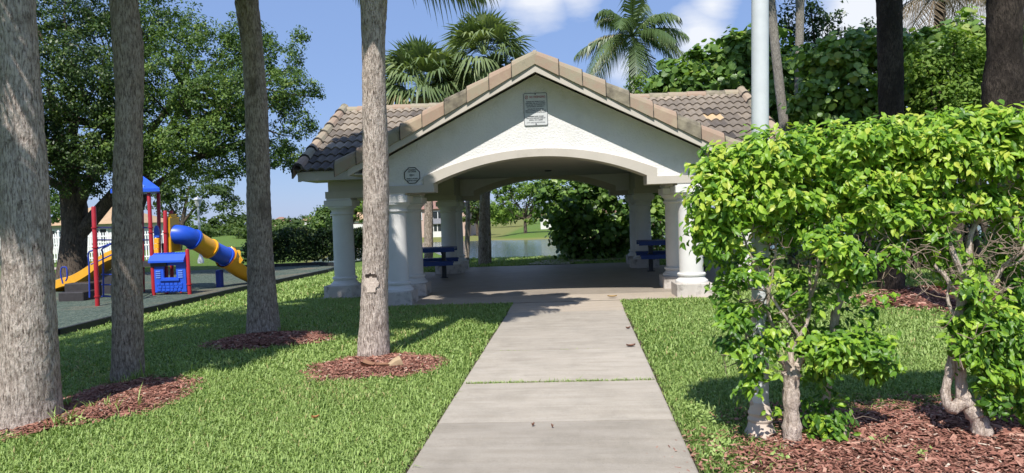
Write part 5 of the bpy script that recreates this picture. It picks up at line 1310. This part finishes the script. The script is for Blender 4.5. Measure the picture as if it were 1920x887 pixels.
for i, p in enumerate(ex):
    d = ex[min(i+1, len(ex)-1)] - ex[max(i-1, 0)]; d /= np.linalg.norm(d); sd = np.cross(d, (0, 0, 1)); sd /= np.linalg.norm(sd); up = np.cross(sd, d); f = i / (len(ex) - 1)
    arcm = PI * (1.95 - .95 * min(1, f * 4.0))
    for s_, rr in ((0, r + .05 + .06 * max(0, 1 - f * 6)), (1, r)):
        for k in range(nn):
            th = -PI/2 + (k/(nn-1) - .5) * arcm; V.append(p + sd * math.cos(th) * rr + up * math.sin(th) * rr)
for i in range(len(ex) - 1):
    q_ = i * 2 * nn
    for k in range(nn - 1):
        F.append((q_+k, q_+k+1, q_+2*nn+k+1, q_+2*nn+k)); F.append((q_+nn+k+1, q_+nn+k, q_+3*nn+k, q_+3*nn+k+1))
    F.append((q_, q_+2*nn, q_+3*nn, q_+nn)); F.append((q_+nn-1, q_+2*nn-1, q_+4*nn-1, q_+3*nn-1))
q_ = (len(ex)-1) * 2 * nn
for k in range(nn - 1): F.append((q_+k, q_+k+1, q_+nn+k+1, q_+nn+k))
ch.add(V, F, .5, True); exo = ch.build('slide_exit', M['yellow'], pg)
lipV = []; d0 = ex[2] - ex[0]; d0 /= np.linalg.norm(d0); sd0 = np.cross(d0, (0, 0, 1)); sd0 /= np.linalg.norm(sd0); up0 = np.cross(sd0, d0); lF = []
for i, (a_, rr) in enumerate(((-.03, r + .01), (.06, r + .05), (.16, r + .07), (.30, r + .17))):
    for k in range(11):
        th = -.25 + (PI + .5) * k / 10; w_ = 1 if i < 3 else .9 + .1 * math.cos(6 * th); lipV.append(ex[0] + d0 * a_ * (1 if i < 3 else .85 + .15 * math.cos(4 * th)) + sd0 * math.cos(th) * rr * w_ + up0 * math.sin(th) * rr * w_)
for i in range(3):
    for k in range(10): lF.append((i*11+k, i*11+k+1, (i+1)*11+k+1, (i+1)*11+k))
MB().add(lipV, lF, .5, True).build('slide_hood', M['yellow'], exo)
A = at(411, 506, YD + 2.1); MB().bbox(A[0] - .09, A[0] + .09, A[1] - .12, A[1] + .12, ZG, A[2], .03).build('slide_support', M['bluemetal'], pg)
e_ = ex[-6]; MB().box(e_[0]-.05, e_[0]+.05, e_[1]-.05, e_[1]+.05, ZG, e_[2]-.2).build('slide_support', M['yellow'], pg)
A, B = at(315, 401, YD + .45), at(325.5, 472, YD + .45)
ep = MB(); ep.bbox(A[0], B[0], YD + .30, YD + .90, B[2], A[2] - .1, .03); ep.bbox(A[0] + .02, B[0] - .02, YD + .4, YD + .8, A[2] - .1, A[2], .03); ep.build('entry_panel', M['yellow'], pg)
# blue playhouse front
A, B = at(283, 477, YD), at(352.5, 546.5, YD); wd = B[0] - A[0]; ht = A[2] - B[2]; X = lambda u: A[0] + wd * u; Zz = lambda v: A[2] - ht * v
ph = MB(); ya = YD - .02; yb2 = YD + .05
ph.box(X(.06), X(.97), ya, yb2, Zz(.68), Zz(.62)); ph.box(X(.06), X(.34), ya, yb2, Zz(.62), Zz(.16)); ph.box(X(.70), X(.97), ya, yb2, Zz(.62), Zz(.16)); ph.box(X(.34), X(.70), ya, yb2, Zz(.31), Zz(.16)); ph.box(X(.06), X(.97), ya, yb2, Zz(1), Zz(.68))
ph.box(X(.24), X(.80), ya - .07, ya + .001, Zz(.70), Zz(.655))
r9 = np.random.default_rng(4)
for v in range(3):
    u = .14 + .03 * (v % 2)
    while u < .84:
        w_ = r9.uniform(.07, .12); ph.bbox(X(u), X(u + w_), ya - .025, ya + .002, Zz(.97 - v * .075), Zz(.91 - v * .075), .008); u += w_ + .018
pho = ph.build('playhouse_front', M['blue'], pg)
sl = MB()
for u0 in (.13, .76):
    for v in range(4): sl.box(X(u0), X(u0 + .13), ya - .022, ya - .0005, Zz(.465 + v * .055), Zz(.435 + v * .055))
sl.build('shutter', lb, pho)
aw = MB(); aw.add([(X(0),ya-.16,Zz(.17)),(X(1),ya-.16,Zz(.17)),(X(1),ya-.002,Zz(.0)),(X(0),ya-.002,Zz(.0)),(X(0),ya-.16,Zz(.22)),(X(1),ya-.16,Zz(.22)),(X(1),ya-.002,Zz(.2)),(X(0),ya-.002,Zz(.2))], [(0,1,2,3),(4,5,1,0),(7,6,5,4),(0,3,7,4),(1,5,6,2)])
for i in range(12): aw.bbox(X(i/12 + .004), X((i+1)/12 - .004), ya - .01, ya + .05, Zz(.03), Zz(-.03), .01)
aw.build('awning', M['blue'], pho)
MB().lathe([(.0, -.1), (.10, -.08), (.13, 0), (.10, .08), (0, .1)], (X(.56), YD + .5, Zz(.5)), 14).tube([(X(.56), YD + .5, ZG), (X(.56), YD + .5, Zz(.5))], .03, 8).build('bubble_toy', M['red'], pg)
# straight yellow slide, ladder rails, transfer step
slp = smooth([at(226, 478, YD + .5), at(205, 488, YD + .8), at(180, 508, YD + 1.2), at(150, 525, YD + 1.7), at(128, 531, YD + 2.1), at(113, 538, YD + 2.4), at(109, 550, YD + 2.55)], 5); V = []; F = []
for i, p in enumerate(slp):
    d = slp[min(i+1, len(slp)-1)] - slp[max(i-1, 0)]; d /= np.linalg.norm(d); sd = np.array([-d[1], d[0], 0]); sd /= np.linalg.norm(sd); up = np.cross(d, sd); up = up if up[2] > 0 else -up
    for a_, h_ in ((-.27,.16),(-.24,.18),(-.20,.16),(-.18,0),(.18,0),(.20,.16),(.24,.18),(.27,.16),(.27,-.10),(-.27,-.10)): V.append(p + sd * a_ + up * h_)
for i in range(len(slp) - 1):
    for k in range(10): F.append((i*10+k, i*10+(k+1) % 10, (i+1)*10+(k+1) % 10, (i+1)*10+k))
F.append(tuple(range(10))); F.append(tuple((len(slp)-1)*10 + 9 - k for k in range(10)))
MB().add(V, F).build('straight_slide', M['yellow'], pg)
A = at(185, 533, YD + 1.2); MB().add([(*at(160,545,YD+1.4)[:2], ZG), (*at(225,545,YD+.6)[:2], ZG), tuple(at(225,495,YD+.6)), tuple(at(165,530,YD+1.4))] + [(p[0], p[1] + .3, p[2]) for p in (np.array([*at(160,545,YD+1.4)[:2], ZG]), np.array([*at(225,545,YD+.6)[:2], ZG]), at(225,495,YD+.6), at(165,530,YD+1.4))], [(0,1,2,3),(7,6,5,4),(0,4,5,1),(1,5,6,2),(2,6,7,3),(3,7,4,0)]).build('slide_skirt', M['blackplastic'], pg)
ld = MB(); YL = YP + .25
ld.tube(smooth([at(168, 558, YL + .6), at(167, 500, YL + .6), at(166, 475, YL + .6), at(176, 469, YL + .6), at(212, 455, YL + 1.4)], 4), .022, 8)
ld.tube(smooth([at(194, 556, YL), at(193, 480, YL), at(191, 468, YL), at(202, 461, YL + .3), at(226, 448, YL + 1.2)], 4), .022, 8)
ld.tube([at(170, 496, YL + .6), at(190, 487, YL + .7), at(226, 470, YL + 1.4)], .02, 8)
for py in (515, 534, 556): ld.tube([at(190, py, YL), at(228, py, YL + .3)], .02, 8)
ld.build('ladder', M['bluemetal'], pg)
A, B = at(115, 548, 19.9), at(163, 563, 19.9); st = MB(); st.bbox(A[0], B[0], 19.75, 20.5, B[2], A[2], .02)
C_, D_ = at(122, 532, 20.4), at(170, 548, 20.4); st.bbox(C_[0], D_[0], 20.35, 20.95, D_[2] - .2, C_[2], .02); st.box(C_[0]+.05, C_[0]+.15, 20.4, 20.6, ZG, D_[2]); st.box(D_[0]-.15, D_[0]-.05, 20.4, 20.6, ZG, D_[2])
sto = st.build('transfer_step', M['blackplastic'], pg)
lg = MB()
for px in (121, 160): p = at(px, 565, 20.0); lg.box(p[0]-.04, p[0]+.04, 19.9, 20.0, ZG-.02, B[2] + .02)
lg.build('step_leg', M['bluemetal'], sto)
MB().tube(smooth([at(118, 532, 20.6), at(114, 515, 20.6), at(115, 503, 20.6), at(120, 501, 20.6), at(125, 503, 20.6), at(126, 520, 20.6), at(123, 527, 20.6)], 4), .022, 8).build('grab_hoop', M['bluemetal'], sto)

# ================================================================== LIGHT, SKY, CAMERA
EL, AZ = math.radians(52), math.radians(10)      # sun behind the camera, slightly to its left
sd = Vector((-math.sin(AZ) * math.cos(EL), -math.cos(AZ) * math.cos(EL), math.sin(EL)))
sl_ = bpy.data.lights.new('sun', 'SUN'); sl_.energy = 5.0; sl_.angle = math.radians(.53); sl_.color = (1, .965, .915)
so = bpy.data.objects.new('sun', sl_); COL.objects.link(so); so.location = sd * 60; so.rotation_euler = sd.to_track_quat('Z', 'Y').to_euler()
w = bpy.data.worlds.new('World'); S.world = w; w.use_nodes = True; nt = w.node_tree
bg_ = nt.nodes['Background']; sky = N(nt, 'ShaderNodeTexSky', sky_type='NISHITA'); sky.sun_disc = False; sky.sun_elevation = EL; sky.sun_rotation = math.atan2(sd.x, sd.y)
sky.air_density = 1.0; sky.dust_density = 0.25; sky.ozone_density = 3.0; sky.altitude = 0
dirn = N(nt, 'ShaderNodeTexCoord').outputs['Generated']
mp = N(nt, 'ShaderNodeMapping'); mp.inputs['Scale'].default_value = (1, 1, 2.6); nt.links.new(dirn, mp.inputs[0])
cn = noise(nt, 3.2, 9, .58, coord=mp.outputs[0]); fine_ = noise(nt, 11, 6, .6, coord=mp.outputs[0])
tot = None
for px, py, rad, amp in ((1010, -25, .075, 1.0), (1080, -40, .07, .9), (930, -40, .06, .8), (1310, 60, .075, .75), (1335, 10, .06, .7), (1620, 20, .07, 1.0), (1700, 80, .11, 1.0), (1790, 60, .10, 1.0), (1560, 60, .05, .7), (1180, 130, .06, .5), (1480, 40, .04, .4), (1900, 60, .1, .7), (700, -300, .2, .8), (1500, -350, .25, .9)):
    d = ray(px, py); d = d / np.linalg.norm(d)
    vm = N(nt, 'ShaderNodeVectorMath', operation='DISTANCE'); nt.links.new(dirn, vm.inputs[0]); vm.inputs[1].default_value = d
    g = math_(nt, 'MULTIPLY', math_(nt, 'SUBTRACT', 1.0, math_(nt, 'DIVIDE', vm.outputs['Value'], rad), True), amp)
    tot = g if tot is None else math_(nt, 'MAXIMUM', tot, g)
lump = math_(nt, 'ADD', math_(nt, 'MULTIPLY', math_(nt, 'SUBTRACT', cn, .5), 1.5), math_(nt, 'MULTIPLY', math_(nt, 'SUBTRACT', fine_, .5), .35))
cm = ramp(nt, math_(nt, 'ADD', math_(nt, 'MULTIPLY', tot, 1.25), math_(nt, 'MULTIPLY', lump, 1.0)), [(.26, (0,0,0)), (.78, (1,1,1))])
base_ = mixc(nt, .72, sky.outputs[0], (2.1, 3.2, 6.1))
cl_ = mixc(nt, math_(nt, 'MULTIPLY', cm, .92), base_, CLOUD)
nt.links.new(cl_, bg_.inputs['Color']); bg_.inputs['Strength'].default_value = SKYS

cam = bpy.data.cameras.new('camera'); co = bpy.data.objects.new('camera', cam); COL.objects.link(co)
cam.sensor_fit = 'HORIZONTAL'; cam.sensor_width = 36.0; cam.lens = 36.0 * FPX / 1920.0; cam.clip_start = .05; cam.clip_end = 4000
from mathutils import Matrix
mt = Matrix(((CR[0], CU[0], -CF[0], 0), (CR[1], CU[1], -CF[1], 0), (CR[2], CU[2], -CF[2], EYE), (0, 0, 0, 1)))
co.matrix_world = mt; S.camera = co
S.view_settings.view_transform = 'Standard'; S.view_settings.look = 'None'; S.view_settings.gamma = 1.0; S.view_settings.exposure = EXPO; S.view_settings.use_curve_mapping = False
S.render.engine = 'CYCLES'; S.cycles.max_bounces = 7; S.cycles.diffuse_bounces = 4; S.cycles.transmission_bounces = 5; S.cycles.glossy_bounces = 3; S.cycles.transparent_max_bounces = 4
S.cycles.use_denoising = True; S.cycles.caustics_reflective = False; S.cycles.caustics_refractive = False
S.cycles.use_adaptive_sampling = True; S.cycles.adaptive_threshold = .015
